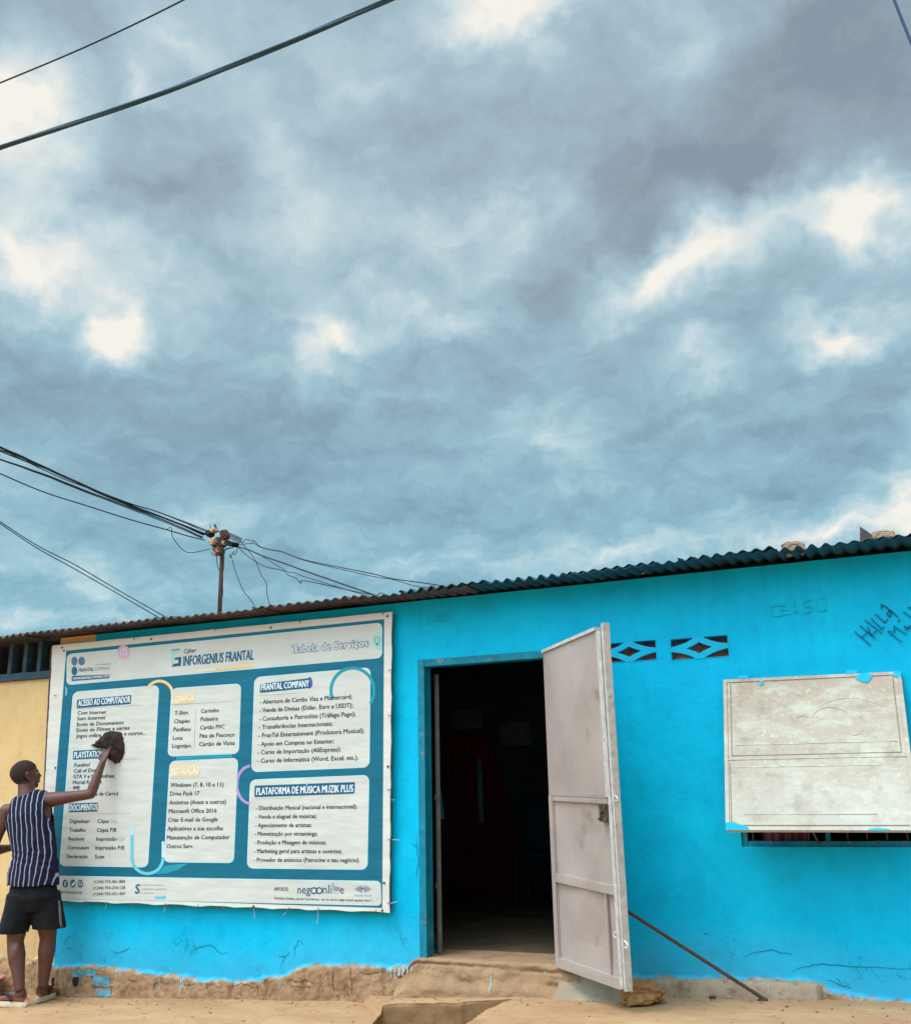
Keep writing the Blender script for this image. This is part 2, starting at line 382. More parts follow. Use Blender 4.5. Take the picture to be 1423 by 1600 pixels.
# ------------------------------------------------------------------ the ground
def zwall(x):
    return interp([(-9, -.02), (-6.3, -.005), (-5.98, .0), (-3.9, .10), (-3.55, .118), (-3.45, .157), (-2.7, .205), (-1.05, .285), (-.3, .296), (2.5, .33)], x)
P1, P2 = atz(574, 1559, .14), atz(594, 1577, .14)
notch = [atz(594, 1577, .15), atz(697, 1580, .15), atz(800, 1574, .17), atz(735, 1606, .15), atz(560, 1740, .15), atz(400, 1700, .1)]
def roughen(P, step=.03, amp=.010):
    out = []
    for a_, b_ in zip(P, P[1:]+P[:1]):
        n = max(1, int((b_-a_).length/step))
        for k in range(n):
            q = a_.lerp(b_, k/n); out.append(Vector((q.x+amp*noise.noise(q*9)+amp*.5*noise.noise(q*31), q.y+amp*noise.noise(q*9+Vector((5,0,0)))+amp*.5*noise.noise(q*31+Vector((0,7,0))), 0)))
    return out
notch = roughen([Vector((p.x, p.y, 0)) for p in [atz(596, 1577, .15), atz(697, 1580, .15), atz(800, 1574, .17), atz(752, 1602, .15), atz(640, 1700, .15), atz(520, 1660, .13)]])
def near_edge(x, y):
    best = (9, None)
    for a_, b_ in zip(notch, notch[1:]+notch[:1]):
        e = b_-a_; t = max(0, min(1, ((x-a_.x)*e.x+(y-a_.y)*e.y)/(e.x*e.x+e.y*e.y))); q = a_+e*t; d = math.hypot(x-q.x, y-q.y)
        if d < best[0]: best = (d, q)
    return best
def sdpoly(poly, x, y):
    d = 1e9; ins = False; n = len(poly)
    for i in range(n):
        ax, ay = poly[i].x, poly[i].y; bx, by = poly[(i+1) % n].x, poly[(i+1) % n].y
        ex, ey = bx-ax, by-ay; t = max(0, min(1, ((x-ax)*ex+(y-ay)*ey)/(ex*ex+ey*ey)))
        d = min(d, math.hypot(x-ax-ex*t, y-ay-ey*t))
        if (ay > y) != (by > y) and x < (bx-ax)*(y-ay)/(by-ay)+ax: ins = not ins
    return -d if ins else d
stepdir = Vector((P2.x-P1.x, P2.y-P1.y)).normalized()
def HG(x, y):
    nz = fbm(Vector((x*3, y*3, 0)))
    left = interp([(-9, -.02), (-6.3, -.005), (-5.98, .0), (-3.9, .10), (-3.0, .125), (0, .2)], x)
    right = interp([(-4, .14), (-3.45, .157), (-2.7, .205), (-1.05, .285), (-.3, .296), (2.5, .33)], x)
    s = (x-P1.x)*stepdir.y*-1+(y-P1.y)*stepdir.x + .012*nz     # >0 : right of the slab edge
    m = smoothstep(-.012, .012, s)
    if y > P1.y and x < -3.3: m = m if s > 0 else m
    z = left+(right-left)*m
    z += .006*nz+.0035*fbm(Vector((x*14, y*14, 5)))
    z -= .10*smoothstep(-.9, -2.2, y)*0+0
    return z
def grid_mesh(xs, ys, fn):
    b = MB(); nx = len(xs)
    for y in ys:
        for x in xs: b.v.append(Vector((x, y, fn(x, y))))
    for j in range(len(ys)-1):
        for i in range(nx-1):
            a = j*nx+i; b.f.append((a, a+1, a+1+nx, a+nx))
    return b
def frange(a, b, s):
    n = max(1, int(round((b-a)/s))); return [a+(b-a)*i/n for i in range(n+1)]
def ground_mat():
    m = bpy.data.materials.new('dusty_cement_ground'); m.use_nodes = True; t = NT(m.node_tree)
    o = t.n('ShaderNodeTexCoord').outputs['Object']
    mp = t.n('ShaderNodeMapping', i={'Vector': o, 'Scale': (1, 2.2, 1)}).outputs[0]
    c = t.mix(t.n('ShaderNodeMapRange', i={0: t.noise(mp, 1.6, 7, .6), 1: .35, 2: .65}).outputs[0], lin(176,131,94), lin(192,150,110))
    c = t.mix(t.n('ShaderNodeMapRange', i={0: t.noise(mp, 7, 6, .7), 1: .55, 2: .7, 4: .6}).outputs[0], c, lin(140,102,72))
    c = t.mix(t.n('ShaderNodeMapRange', i={0: t.noise(mp, 3.1, 5, .7), 1: .6, 2: .72, 4: .6}).outputs[0], c, lin(204,170,134))
    vor = t.n('ShaderNodeTexVoronoi', feature='DISTANCE_TO_EDGE', i={'Vector': t.vadd(o, t.n('ShaderNodeVectorMath', operation='SCALE', i={0: t.noise(o, 4, 5, .7, 1), 'Scale': .6}).outputs[0]), 'Scale': .9}).outputs[0]
    ck = t.n('ShaderNodeMapRange', i={0: vor, 1: .001, 2: .005, 3: .55, 4: 0}).outputs[0]
    ck = t.m('MULTIPLY', ck, t.n('ShaderNodeMapRange', i={0: t.noise(o, 1.7, 3, .5), 1: .5, 2: .56}).outputs[0])
    c = t.mix(ck, c, lin(110,80,55))
    peb = t.n('ShaderNodeMapRange', i={0: t.noise(o, 55, 3, .5), 1: .73, 2: .76}).outputs[0]
    c = t.mix(t.m('MULTIPLY', peb, .6), c, lin(120,92,66))
    ef = t.n('ShaderNodeAttribute', attribute_name='earth').outputs['Fac']
    c = t.mix(ef, c, t.mix(t.noise(o, 12, 6, .7), lin(128,94,64), lin(166,126,88)))
    b = t.n('ShaderNodeBsdfPrincipled', i={'Base Color': c, 'Roughness': .95, 'Specular IOR Level': .15})
    h = t.m('MULTIPLY_ADD', t.noise(o, 70, 5, .65), .35, t.m('SUBTRACT', t.noise(mp, 14, 6, .65), t.m('MULTIPLY', ck, .6)))
    bn = t.n('ShaderNodeBump', i={'Height': h, 'Strength': .7, 'Distance': .012}); t.t.links.new(bn.outputs[0], b.inputs['Normal'])
    t.n('ShaderNodeOutputMaterial', i={0: b.outputs[0]}); return m
M_ground = ground_mat()
gm = grid_mesh(frange(-7.4, 1.6, .0125), frange(-1.25, .06, .0125), HG)
nb0 = Vector((min(p.x for p in notch)-.05, min(p.y for p in notch)-.05, 0)); nb1 = Vector((max(p.x for p in notch)+.05, max(p.y for p in notch)+.05, 0))
inb = lambda v: nb0.x < v.x < nb1.x and nb0.y < v.y < nb1.y
moved = set()
for i, v in enumerate(gm.v):
    if inb(v):
        d, q = near_edge(v.x, v.y)
        if d < .0085: gm.v[i] = Vector((q.x, q.y, HG(q.x, q.y))); moved.add(i)
def cell_in(f_):
    c = sum((gm.v[i] for i in f_), Vector())/4
    return inb(c) and sdpoly(notch, c.x, c.y) < -.0005
gm.f = [f_ for f_ in gm.f if not cell_in(f_)]
n0 = len(gm.v); NL = 14; M_ = len(notch)*2; loop = []
for a_, b_ in zip(notch, notch[1:]+notch[:1]): loop += [a_, (a_+b_)/2]
cc = sum(notch, Vector())/len(notch)
for l in range(NL+1):
    for p in loop:
        dn = l/NL*.30; dir_ = (cc-p).normalized()
        off = (.006 if l == 0 else 0) - .016*smoothstep(0, 2, l)*0 + (.010*noise.noise(Vector((p.x*9, p.y*9, dn*14)))+.006*noise.noise(Vector((p.x*30, p.y*30, dn*40)))+.03*dn if l else 0)
        gm.v.append(Vector((p.x, p.y, HG(p.x, p.y)+(.0005 if l == 0 else -dn)))+dir_*(-.004 if l == 0 else off))
for l in range(NL):
    for i in range(M_): gm.f.append((n0+l*M_+i, n0+l*M_+(i+1) % M_, n0+(l+1)*M_+(i+1) % M_, n0+(l+1)*M_+i))
gm.f.append(tuple(n0+NL*M_+i for i in range(M_)))
g = gm.build('pavement', M_ground, smooth=False)
ea = g.data.attributes.new('earth', 'FLOAT', 'POINT')
ea.data.foreach_set('value', [0.0]*(n0+M_)+[1.0]*(len(gm.v)-n0-M_))
for p in g.data.polygons: p.use_smooth = True
tag(g, kind='structure')
def HS(x, y):
    d = max(-7.4-x, x-1.6, -1.25-y, 0)
    inside = -7.3 < x < 1.5 and -1.15 < y < 9
    return (-.30 if inside else -.03-.06*min(1, max(0, d)/2)) + .02*fbm(Vector((x*.3, y*.3, 1)))
xs = [-600, -200, -80, -40]+frange(-20, -7.4, .9)+[-7.29]+frange(-7, 1.4, .6)+[1.51]+frange(2, 14, 1.2)+[40, 120, 600]
ys = [-600, -200, -60, -30]+frange(-14, -1.5, .6)+[-1.24, -1.14, 0, 4, 8.9, 9.1, 20, 60, 200, 600]
g2 = grid_mesh(xs, ys, HS).build('ground', M_ground, smooth=True); tag(g2, kind='structure')

# ------------------------------------------------------------------ blue house
XB = -6.50
house = thing('blue_house', 'low bright blue cement house with corrugated roof and open doorway', 'house', (-3, 0, 0))
DOOR = (-3.19, -2.262, .39, 2.287)
WIN = (-1.115, -.17, 1.072, 1.985)
V1, V2 = (-1.826, -1.534, 2.178, 2.303), (-1.443, -1.092, 2.168, 2.299)
V1 = (-1.88, -1.534, 2.178, 2.303)
EDGE = [(20,1497),(60,1500),(88,1511),(143,1508),(229,1519),(287,1526),(363,1534),(440,1526),(478,1509),(525,1506),(602,1512),(645,1509),(664,1496)]
EDGEp = [(at(*p).x, at(*p).z) for p in EDGE]
EDGEr = [(at(*p).x, at(*p).z) for p in [(880,1515),(986,1527),(1151,1529),(1276,1533),(1291,1545),(1338,1558),(1423,1566),(1600,1590)]]
def zedge(x):
    if x < -2.9: return interp(EDGEp, x)
    return interp(EDGEr, x)
def in_hole(x, z, m=0):
    return any(a-m < x < b+m and c-m < z < d+m for a, b, c, d in (DOOR, WIN, V1, V2))
def hole_dist(x, z):
    return min(max(a-x, x-b, c-z, z-d) for a, b, c, d in (DOOR, WIN, V1, V2))
def wall_y(x, z, edge):
    k = smoothstep(0, .12, hole_dist(x, z))
    y = -.013*noise.noise(Vector((x*1.4, z*1.6, 0)))-.005*noise.noise(Vector((x*5, z*5, 2)))-.0015*noise.noise(Vector((x*16, z*16, 3)))
    h = z-edge+.02*noise.noise(Vector((x*12, z*5, 9)))
    b = 1-smoothstep(-.012, .006, h)
    y -= b*(.024+.012*noise.noise(Vector((x*4, z*6, 4)))+.007*noise.noise(Vector((x*17, z*20, 6)))+.006*noise.noise(Vector((x*45, z*45, 6))))
    # upright joints and hollows in the bare footing
    j = abs(((x+.07*noise.noise(Vector((x*2, z*2, 1)))) / .31) % 1-.5)
    y += b*.018*smoothstep(.06, .0, abs(j-.5) if j > .25 else 1)
    return y*k
def build_wall(name, x0, x1, zt, edgef, m, parent, holes=True, thick=.18):
    xs = frange(x0, x1, .0135); zs = frange(-.15, .72, .0105)+frange(.72, zt, .03)[1:]
    def snap(arr, vals):
        for v in vals:
            i = min(range(len(arr)), key=lambda k: abs(arr[k]-v))
            if abs(arr[i]-v) < .05: arr[i] = v
        return arr
    if holes:
        snap(xs, [q for h in (DOOR, WIN, V1, V2) for q in h[:2]]); snap(zs, [q for h in (DOOR, WIN) for q in h[2:]]+[2.178, 2.303])
        zs = sorted(set(zs+[V2[2], V2[3]]))
    b = MB(); nx = len(xs); hh = []
    for z in zs:
        for x in xs:
            e = edgef(x); b.v.append(Vector((x, wall_y(x, z, e), z))); hh.append(z-e)
    for j in range(len(zs)-1):
        for i in range(nx-1):
            if holes and in_hole((xs[i]+xs[i+1])/2, (zs[j]+zs[j+1])/2): continue
            a = j*nx+i; b.f.append((a, a+1, a+1+nx, a+nx))
    nv = len(b.v)
    if holes:
        for (a, c, d, e) in (DOOR, WIN, V1, V2):
            b.quad((a,0,d),(a,0,e),(a,thick,e),(a,thick,d)); b.quad((c,0,e),(c,0,d),(c,thick,d),(c,thick,e))
            b.quad((a,0,e),(c,0,e),(c,thick,e),(a,thick,e)); b.quad((a,thick,d),(c,thick,d),(c,0,d),(a,0,d)) if d > .5 else b.quad((a,thick,.2),(c,thick,.2),(c,.01,.2),(a,.01,.2))
    hh += [1.0]*(len(b.v)-nv)
    o = b.build(name, m, parent)
    for p in o.data.polygons[:]: p.use_smooth = p.index < len(b.f)-(16 if holes else 0)
    at_ = o.data.attributes.new('paint_h', 'FLOAT', 'POINT'); at_.data.foreach_set('value', hh)
    return o
wall = build_wall('wall', XB, 2.4, 2.70, zedge, M_blue, house)
sh = MB()   # side, back walls and the room within
sh.box(XB, XB+.18, .012, 5.2, -.15, 2.70); sh.box(2.22, 2.4, .012, 5.2, -.15, 2.70); sh.box(XB+.182, 2.218, 5.02, 5.2, -.15, 2.62)
o = split_build(sh, 'side_wall', M_blue, house)
for o_ in o:
    at_ = o_.data.attributes.new('paint_h', 'FLOAT', 'POINT'); at_.data.foreach_set('value', [1.0]*len(o_.data.vertices))
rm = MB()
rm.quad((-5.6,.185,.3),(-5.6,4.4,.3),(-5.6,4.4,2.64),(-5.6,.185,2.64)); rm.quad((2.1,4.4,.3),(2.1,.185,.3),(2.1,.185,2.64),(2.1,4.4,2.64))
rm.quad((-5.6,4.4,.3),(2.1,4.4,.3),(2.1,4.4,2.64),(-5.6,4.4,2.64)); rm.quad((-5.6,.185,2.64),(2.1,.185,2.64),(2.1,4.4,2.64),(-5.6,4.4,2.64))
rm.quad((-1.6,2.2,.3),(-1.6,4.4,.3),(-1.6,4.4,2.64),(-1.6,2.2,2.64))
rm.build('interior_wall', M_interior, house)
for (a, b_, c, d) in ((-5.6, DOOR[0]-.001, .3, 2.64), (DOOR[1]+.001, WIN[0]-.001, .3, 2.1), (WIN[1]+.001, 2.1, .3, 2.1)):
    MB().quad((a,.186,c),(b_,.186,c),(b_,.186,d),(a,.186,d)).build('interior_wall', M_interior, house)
fl = grid_mesh(frange(-5.6, 2.1, .1), frange(-.0, 4.4, .05), lambda x, y: .386+.004*fbm(Vector((x*3, y*3, 0))))
fl.v = [v for v in fl.v]
fl = grid_mesh(frange(-3.185, -2.267, .03), frange(.02, .40, .03), lambda x, y: .3905+.004*fbm(Vector((x*5, y*5, 0))))
fl.build('threshold', M_sand, house, smooth=True)
fl = grid_mesh(frange(-5.55, 2.05, .12), [.1861]+frange(.25, 4.38, .12), lambda x, y: .380+.003*fbm(Vector((x*3, y*3, 0))))
M_floor = mat('worn_dark_floor', lin(112,90,68), .8, .5, 3, .5, 20)
fl.build('floor', M_floor, house, smooth=True)
# door step front block: rough cement below the doorway
st = MB()
xs_ = frange(-3.33, -2.12, .012); zs_ = frange(.06, .392, .012)
def step_y(x, z):
    t = (z-.06)/.332
    return -.055-.045*(1-t)-.014*fbm(Vector((x*4, z*8, 1)))-.008*fbm(Vector((x*18, z*24, 1)))-.035*smoothstep(.30, .22, z)+.030*math.exp(-((z-.268-.02*noise.noise(Vector((x*5,0,0))))/.014)**2)*smoothstep(-.05,.2,noise.noise(Vector((x*3,4,0))))+.02*math.exp(-((z-.365+.012*(x+2.9))/.006)**2)-.02*smoothstep(-2.4, -2.2, x)*smoothstep(.3, .2, z)
nx = len(xs_)
for z in zs_:
    for x in xs_: st.v.append(Vector((x, step_y(x, z), z-(.006 if z > .38 else 0)*abs(fbm(Vector((x*9, 0, 0)))) - .10*smoothstep(-3.19, -3.33, x)*smoothstep(.1, .39, z))))
for j in range(len(zs_)-1):
    for i in range(nx-1):
        a = j*nx+i; st.f.append((a, a+1, a+1+nx, a+nx))
top0 = len(st.v); base = (len(zs_)-1)*nx
for i, x in enumerate(xs_): st.v.append(Vector((x, .03, st.v[base+i].z+.002)))
for i in range(nx-1): st.f.append((base+i, base+i+1, top0+i+1, top0+i))
st.build('doorstep', M_sand, house, smooth=True)
# low cement kerb along the foot of the wall, right of the door
kb = MB(); kx = frange(at(985,1540,-.05).x-.12, at(1284,1545,-.05).x, .012); prof = [(.02, .0), (-.045, .0), (-.062, -.012), (-.070, -.05), (-.075, -.14)]
prof2 = spline([(0, p[0], p[1]) for p in prof], 4)
for i, x in enumerate(kx):
    zt = interp([(at(986,1530).x, at(986,1530,-.05).z), (at(1280,1536).x, at(1280,1537,-.05).z)], x)
    e = smoothstep(kx[-1], kx[-1]-.03, x)
    for q in prof2:
        kb.v.append(Vector((x, q.y*(.35+.65*e)-.004*noise.noise(Vector((x*18, q.z*18, 0))), zt+q.z-.025*(1-e)+.004*noise.noise(Vector((x*9, q.z*20, 3))))))
n_ = len(prof2)
for i in range(len(kx)-1):
    for j in range(n_-1):
        a = i*n_+j; kb.f.append((a, a+1, a+1+n_, a+n_))
kb.f.append(tuple((len(kx)-1)*n_+j for j in range(n_)))
kb.build('kerb', M_conc, house, smooth=True)
# sloping cement patch below the open door leaf
pt = MB()
for i in range(41):
    for j in range(17):
        u, v = i/40, j/16; x = -2.24+u*.62
        pt.v.append(Vector((x, -.0-.20*v, HG(x, -.2*v)-.01+(.15-.06*u)*(1-v)**1.2*(1-.25*u)+.006*fbm(Vector((x*9, v*3, 0))))))
for i in range(40):
    for j in range(16): a = i*17+j; pt.f.append((a, a+1, a+18, a+17))
pt.build('cement_skirt', M_conc, house, smooth=True)
# drips of pale blue paint over the bare footing
dr = MB()
M_drip = mat('paint_drips', lin(165,205,215), .6, .1)
for (px, py, l) in [(253,1528,16),(287,1527,22),(290,1526,16),(187,1513,16),(441,1525,20),(444,1524,12),(614,1512,14),(620,1512,17),(626,1511,14),(632,1511,10),(638,1510,12),(644,1509,9),(650,1508,7),(325,1531,9),(196,1512,6),(1156,1529,6),(1160,1529,4),(1203,1535,15),(1176,1530,4),(775,1522,24),(831,1520,6),(856,1515,5)]:
    x = at(px, py).x
    yy = (lambda z: (step_y(x, z) if -3.33 < x < -2.12 else wall_y(x, z, zedge(x)))-.004) if x < -2 else (lambda z: -.078)
    pts = []
    for k in range(6):
        z = at(px, py+l*k/5).z; xx = x+.002*math.sin(k*2+px); pts.append(Vector((xx, yy(z), z)))
    wd = .0016+.0010*(px % 3)
    for a, b_ in zip(pts, pts[1:]): dr.quad(a-Vector((wd,0,0)), b_-Vector((wd*.8,0,0)), b_+Vector((wd*.8,0,0)), a+Vector((wd,0,0)))
dr.build('paint_drip', M_drip, wall)
# two light blue patches and two holes in the footing
pa = MB(); M_patch = mat('blue_patch', lin(104,160,176), .95, .3, 25, .6, 60, dirt=(lin(160,126,92), 22, .54))
for (x0, y0, x1, y1) in [(139,1527,171,1541),(145,1548,172,1557),(112,1518,128,1528),(128,1516,148,1525)]:
    a, b_ = at(x0, y1, -.04), at(x1, y0, -.04); pts = []
    for k in range(28):
        t = 2*PI*k/28; cx, cz = (a.x+b_.x)/2, (a.z+b_.z)/2; sx, sz = (b_.x-a.x)/2, (b_.z-a.z)/2
        ct, st_ = math.cos(t), math.sin(t); q = 1+.12*noise.noise(Vector((ct*2+x0, st_*2, 0)))
        xx, zz = cx+sx*q*abs(ct)**.4*(1 if ct > 0 else -1), cz+sz*q*abs(st_)**.4*(1 if st_ > 0 else -1)
        pts.append((xx, wall_y(xx, zz, zedge(xx))-.0035, zz))
    cq = Vector((cx, 0, cz)); rings = [pts]
    for q_ in (.75, .5, .25, .02):
        rg_ = []
        for p_ in pts:
            v_ = cq.lerp(Vector(p_), q_); rg_.append((v_.x, wall_y(v_.x, v_.z, zedge(v_.x))-.0035, v_.z))
        rings.append(rg_)
    nn0 = len(pa.v)
    for rg_ in rings: pa.v += [Vector(p_) for p_ in rg_]
    for l_ in range(4):
        for k in range(28): pa.f.append((nn0+l_*28+k, nn0+l_*28+(k+1) % 28, nn0+(l_+1)*28+(k+1) % 28, nn0+(l_+1)*28+k))
split_build(pa, 'paint_patch', M_patch, wall)
ho = MB()
for (px, py, rx, rz) in [(86,1533,.016,.026),(122,1533,.032,.036)]:
    c = at(px, py, -.04); pts = []
    for k in range(22):
        t = 2*PI*k/22; q = 1+.35*noise.noise(Vector((math.cos(t)*1.5+px, math.sin(t)*1.5, 0)))
        pts.append((c.x+rx*q*math.cos(t), wall_y(c.x, c.z, 9)-.040, c.z+rz*q*math.sin(t)))
    ho.poly(pts)
split_build(ho, 'hole', M_dark, wall)

# graffiti strokes
def strokes(name, L, wd, m, parent, y=-.012):
    b = MB()
    for pl in L:
        P = [at(px, py, y) for px, py in pl]
        for a, c in zip(P, P[1:]):
            d = (c-a); n = Vector((-d.z, 0, d.x)).normalized()*wd/2; e = d.normalized()*wd*.4
            a2, c2 = a-e, c+e
            off = Vector((0, 0, 0))
            b.quad(a2-n, c2-n, c2+n, a2+n)
    return b.build(name, m, parent)
z7 = lambda L, ox, oy, s: [[(ox+x/s, oy+y/s) for x, y in pl] for pl in L]
M_pen = mat('dark_marker', lin(6,84,132), .7, .3, 60); M_chalk = mat('pale_green_chalk', lin(14,190,200), .8, .3, 60)
H = [[(805,400),(980,550)],[(865,335),(1025,470)],[(880,465),(955,405)],[(920,275),(1105,415)],[(950,350),(985,440),(1040,395)],[(985,255),(1100,370),(1130,345)],[(1035,212),(1135,300),(1165,265)],
     [(1100,150),(1100,105),(1150,130),(1275,235)],[(1160,215),(1180,170),(1215,180),(1190,235),(1165,215)],[(1170,400),(1320,515)],[(1170,400),(1240,405),(1240,345),(1375,432)],
     [(1280,290),(1300,265)],[(1350,340),(1423,365)],[(1350,345),(1375,375),(1410,345),(1430,330)],[(1345,185),(1430,250)],[(1385,140),(1420,135),(1423,160)]]
strokes('marker_writing', z7(H, 1220, 930, 7.01), .0065, M_pen, wall)
Cz = [[(415,90),(370,98),(385,152),(440,150)],[(460,90),(425,95),(435,145),(495,138)],[(428,118),(470,115)],[(505,70),(515,135),(540,130)],[(610,60),(560,70),(568,100),(605,95),(610,120),(560,140)],[(630,60),(640,125),(688,122),(682,50),(655,52)]]
strokes('chalk_writing', z7(Cz, 1100, 920, 3.638), .006, M_chalk, wall)
Ez = [[(350,455),(350,500),(365,498)],[(385,490),(383,462),(405,485),(405,455)],[(420,455),(418,488),(440,486),(442,452),(420,455)],[(455,452),(457,490),(480,488)],[(352,470),(365,468)]]
strokes('chalk_writing', z7(Ez, 560, 820, 3.234), .005, M_chalk, wall)

def wall_strokes(name, L, wd, m, parent, gap=.003):
    b = MB()
    for pl in L:
        P0 = [at(px, py, -.02) for px, py in pl]; P = [a_.lerp(b_, k_/6) for a_, b_ in zip(P0, P0[1:]) for k_ in range(6)]+[P0[-1]]; Q = []
        for i, p in enumerate(P):
            x_ = p.x+.010*noise.noise(p*34)+.004*noise.noise(p*110); z_ = p.z+.012*noise.noise(p*34+Vector((9, 0, 0)))+.005*noise.noise(p*110+Vector((9, 0, 0)))
            Q.append(Vector((x_, wall_y(x_, z_, zedge(x_))-gap, z_)))
        for i, (a, c) in enumerate(zip(Q, Q[1:])):
            d = c-a; n = Vector((-d.z, 0, d.x)).normalized()*wd*.5; k0 = .3+.7*math.sin(PI*i/len(Q)); k1 = .3+.7*math.sin(PI*(i+1)/len(Q))
            b.quad(a-n*k0, c-n*k1, c+n*k1, a+n*k0)
    return b.build(name, m, parent)
ZB = lambda L: [[(x/2.093, 1400+y/2.093) for x, y in pl] for pl in L]
M_crk = mat('crack_shadow', lin(0,112,142), .9, .3, 60); M_crb = mat('footing_crack', lin(104,74,52), .95, .3, 60)
wall_strokes('crack', ZB([[(200,165),(208,148),(228,132)],[(355,178),(385,190),(415,176),(420,168)],[(612,196),(632,172),(655,168),(690,160),(702,178),(722,192),(745,186)],[(958,205),(962,170),(970,150),(990,158)],[(915,235),(925,205),(945,190)],[(210,172),(222,176),(232,168)],[(905,200),(930,198)]])
 + [[(1236,1520),(1262,1509),(1310,1509),(1423,1516)],[(1160,1495),(1200,1487),(1240,1494)],[(648,1300),(651,1345),(648,1372)],[(1290,1532),(1310,1540),(1330,1545)],[(1305,1530),(1312,1538)],[(1098,1458),(1106,1460)],[(641,1320),(652,1326)]], .0038, M_crk, wall)
wall_strokes('footing_crack', [[(174,1527),(172,1538),(175,1550)],[(241,1531),(239,1550)],[(324,1536),(326,1551)],[(405,1534),(404,1553)],[(523,1511),(520,1532),(522,1551)],[(549,1512),(550,1534),(551,1553)],[(450,1530),(462,1534),(478,1531),(490,1537)],[(452,1540),(470,1543),(488,1541)],[(360,1541),(380,1538),(398,1543)],[(280,1535),(292,1541),(304,1538)],[(200,1530),(215,1535)],[(560,1518),(578,1522),(600,1518)],[(150,1535),(148,1550)]], .005, M_crb, wall)
# breeze blocks: a plate with four curved corner openings round a lozenge
def breeze(x0, x1, z0, z1):
    b = MB(); W_, H_ = x1-x0, z1-z0; th = .04
    def P(u, v, y): return Vector((x0+u*W_, y, z0+v*H_))
    corner = lambda su, sv: [(.5+su*(.5-a), .5+sv*(.5-c)) for a, c in [(.0, .0), (.42, .0), (.38, .08), (.29, .20), (.18, .30), (.07, .365), (.0, .385)]]
    holes = [corner(a, c) for a, c in ((1,1),(-1,1),(-1,-1),(1,-1))]
    holes.append([(.5+.225*u, .5+.27*v) for u, v in [(1,0),(.66,.28),(.3,.62),(0,1),(-.3,.62),(-.66,.28),(-1,0),(-.66,-.28),(-.3,-.62),(0,-1),(.3,-.62),(.66,-.28)]])
    N = 44; M_ = 22
    from mathutils.geometry import intersect_point_tri_2d, tessellate_polygon, delaunay_2d_cdt
    verts, edges = [], []
    def loop(pts):
        n = len(verts)
        for p in pts: verts.append(Vector(p))
        for i in range(len(pts)): edges.append((n+i, n+(i+1) % len(pts)))
    loop([(-.004,-.01),(1.004,-.01),(1.004,1.01),(-.004,1.01)])
    holes2 = [[(min(.995, max(.005, u)), min(.985, max(.015, v))) for u, v in h] for h in holes]
    for h in holes2: loop(h)
    vs, es, fs, *_ = delaunay_2d_cdt(verts, edges, [], 1, 1e-5)
    def inside(p, h):
        ins = False
        for i in range(len(h)):
            (ax, ay), (bx, by) = h[i], h[(i+1) % len(h)]
            if (ay > p[1]) != (by > p[1]) and p[0] < (bx-ax)*(p[1]-ay)/(by-ay)+ax: ins = not ins
        return ins
    n = len(b.v); b.v += [P(v.x, v.y, -.003) for v in vs]
    for f in fs:
        c = (sum(vs[i].x for i in f)/len(f), sum(vs[i].y for i in f)/len(f))
        if not any(inside(c, h) for h in holes2): b.f.append(tuple(n+i for i in f))
    for h in holes2:
        for i in range(len(h)):
            p, q = h[i], h[(i+1) % len(h)]
            b.quad(P(*p, -.003), P(*q, -.003), P(*q, th), P(*p, th))
    vb = b.build('ventilation_block', M_bluep, house)
    k = MB(); k.quad((x0,th+.004,z0),(x1,th+.004,z0),(x1,th+.09,z1),(x0,th+.09,z1))
    k.build('recess', M_clay, vb)
M_bluep = mat('blue_paint_plain', lin(0,180,216), .6, .12, 5, .2, 30)
M_clay = mat('clay_recess', lin(214,142,112), .95, .6, 14, .5, 30)
breeze(*V1); breeze(*V2)

# door frame
fr = MB()
a, b_, c, d = DOOR
fr.box(a-.004, a+.045, -.006, .10, .385, d+.004); fr.box(a+.047, b_-.002, -.004, .10, d-.045, d+.002)
fr.box(b_-.016, b_-.001, .03, .10, .385, d-.047)
fr.box(a+.047, a+.052, .06, .075, .40, d-.05)
fr.build('door_frame', M_frame, house)
# inner barred leaf folded back inside, left of the doorway
gl = MB()
gx = a+.062
def gbar(x0, x1, z0, z1, w_=.028):      # bars of the folded gate, running back into the room
    f_ = lambda q, z, o_: (gx-.50*q+o_, .13+.62*q, z)
    gl.hexa([f_(x0,z0,0), f_(x0,z0,w_), f_(x0,z1,w_), f_(x0,z1,0), f_(x1,z0,0), f_(x1,z0,w_), f_(x1,z1,w_), f_(x1,z1,0)])
gbar(0, .05, .40, 2.2)
gbar(.95, 1, .40, 2.2)
for zc in (.42, .78, 1.36, 2.17): gbar(.051, .949, zc, zc+.03, .012)
for zc in (.80, 1.36): gl.box(a+.047, gx, .135, .16, zc, zc+.035)
gl.build('inner_gate', mat('gate_paint', lin(100,88,80), .7, .3, 20, .3, 50), house)

# the open sheet-metal door leaf
hb, ht = at(873, 1511, -.03), at(852, 1020, -.03)
ob, ot = atz(983, 1550, .366), atz(946.5, 980, 2.250)
leafn = ((ob-hb).cross(ht-hb)).normalized()
if leafn.dot(CAM-hb) < 0: leafn = -leafn
door = MB()
def LP(u, v, t):     # u from hinge to free edge, v from top to bottom, t towards the viewer
    return ht.lerp(ot, u)*(1-v)+hb.lerp(ob, u)*v+leafn*t
def lb(B, u0, u1, v0, v1, t0, t1, n=1):
    for k in range(n):
        va, vb2 = v0+(v1-v0)*k/n, v0+(v1-v0)*(k+1)/n
        B.hexa([LP(u0,vb2,t1), LP(u1,vb2,t1), LP(u1,va,t1), LP(u0,va,t1), LP(u0,vb2,t0), LP(u1,vb2,t0), LP(u1,va,t0), LP(u0,va,t0)])
pnl = MB()      # lower sheet, slightly dished
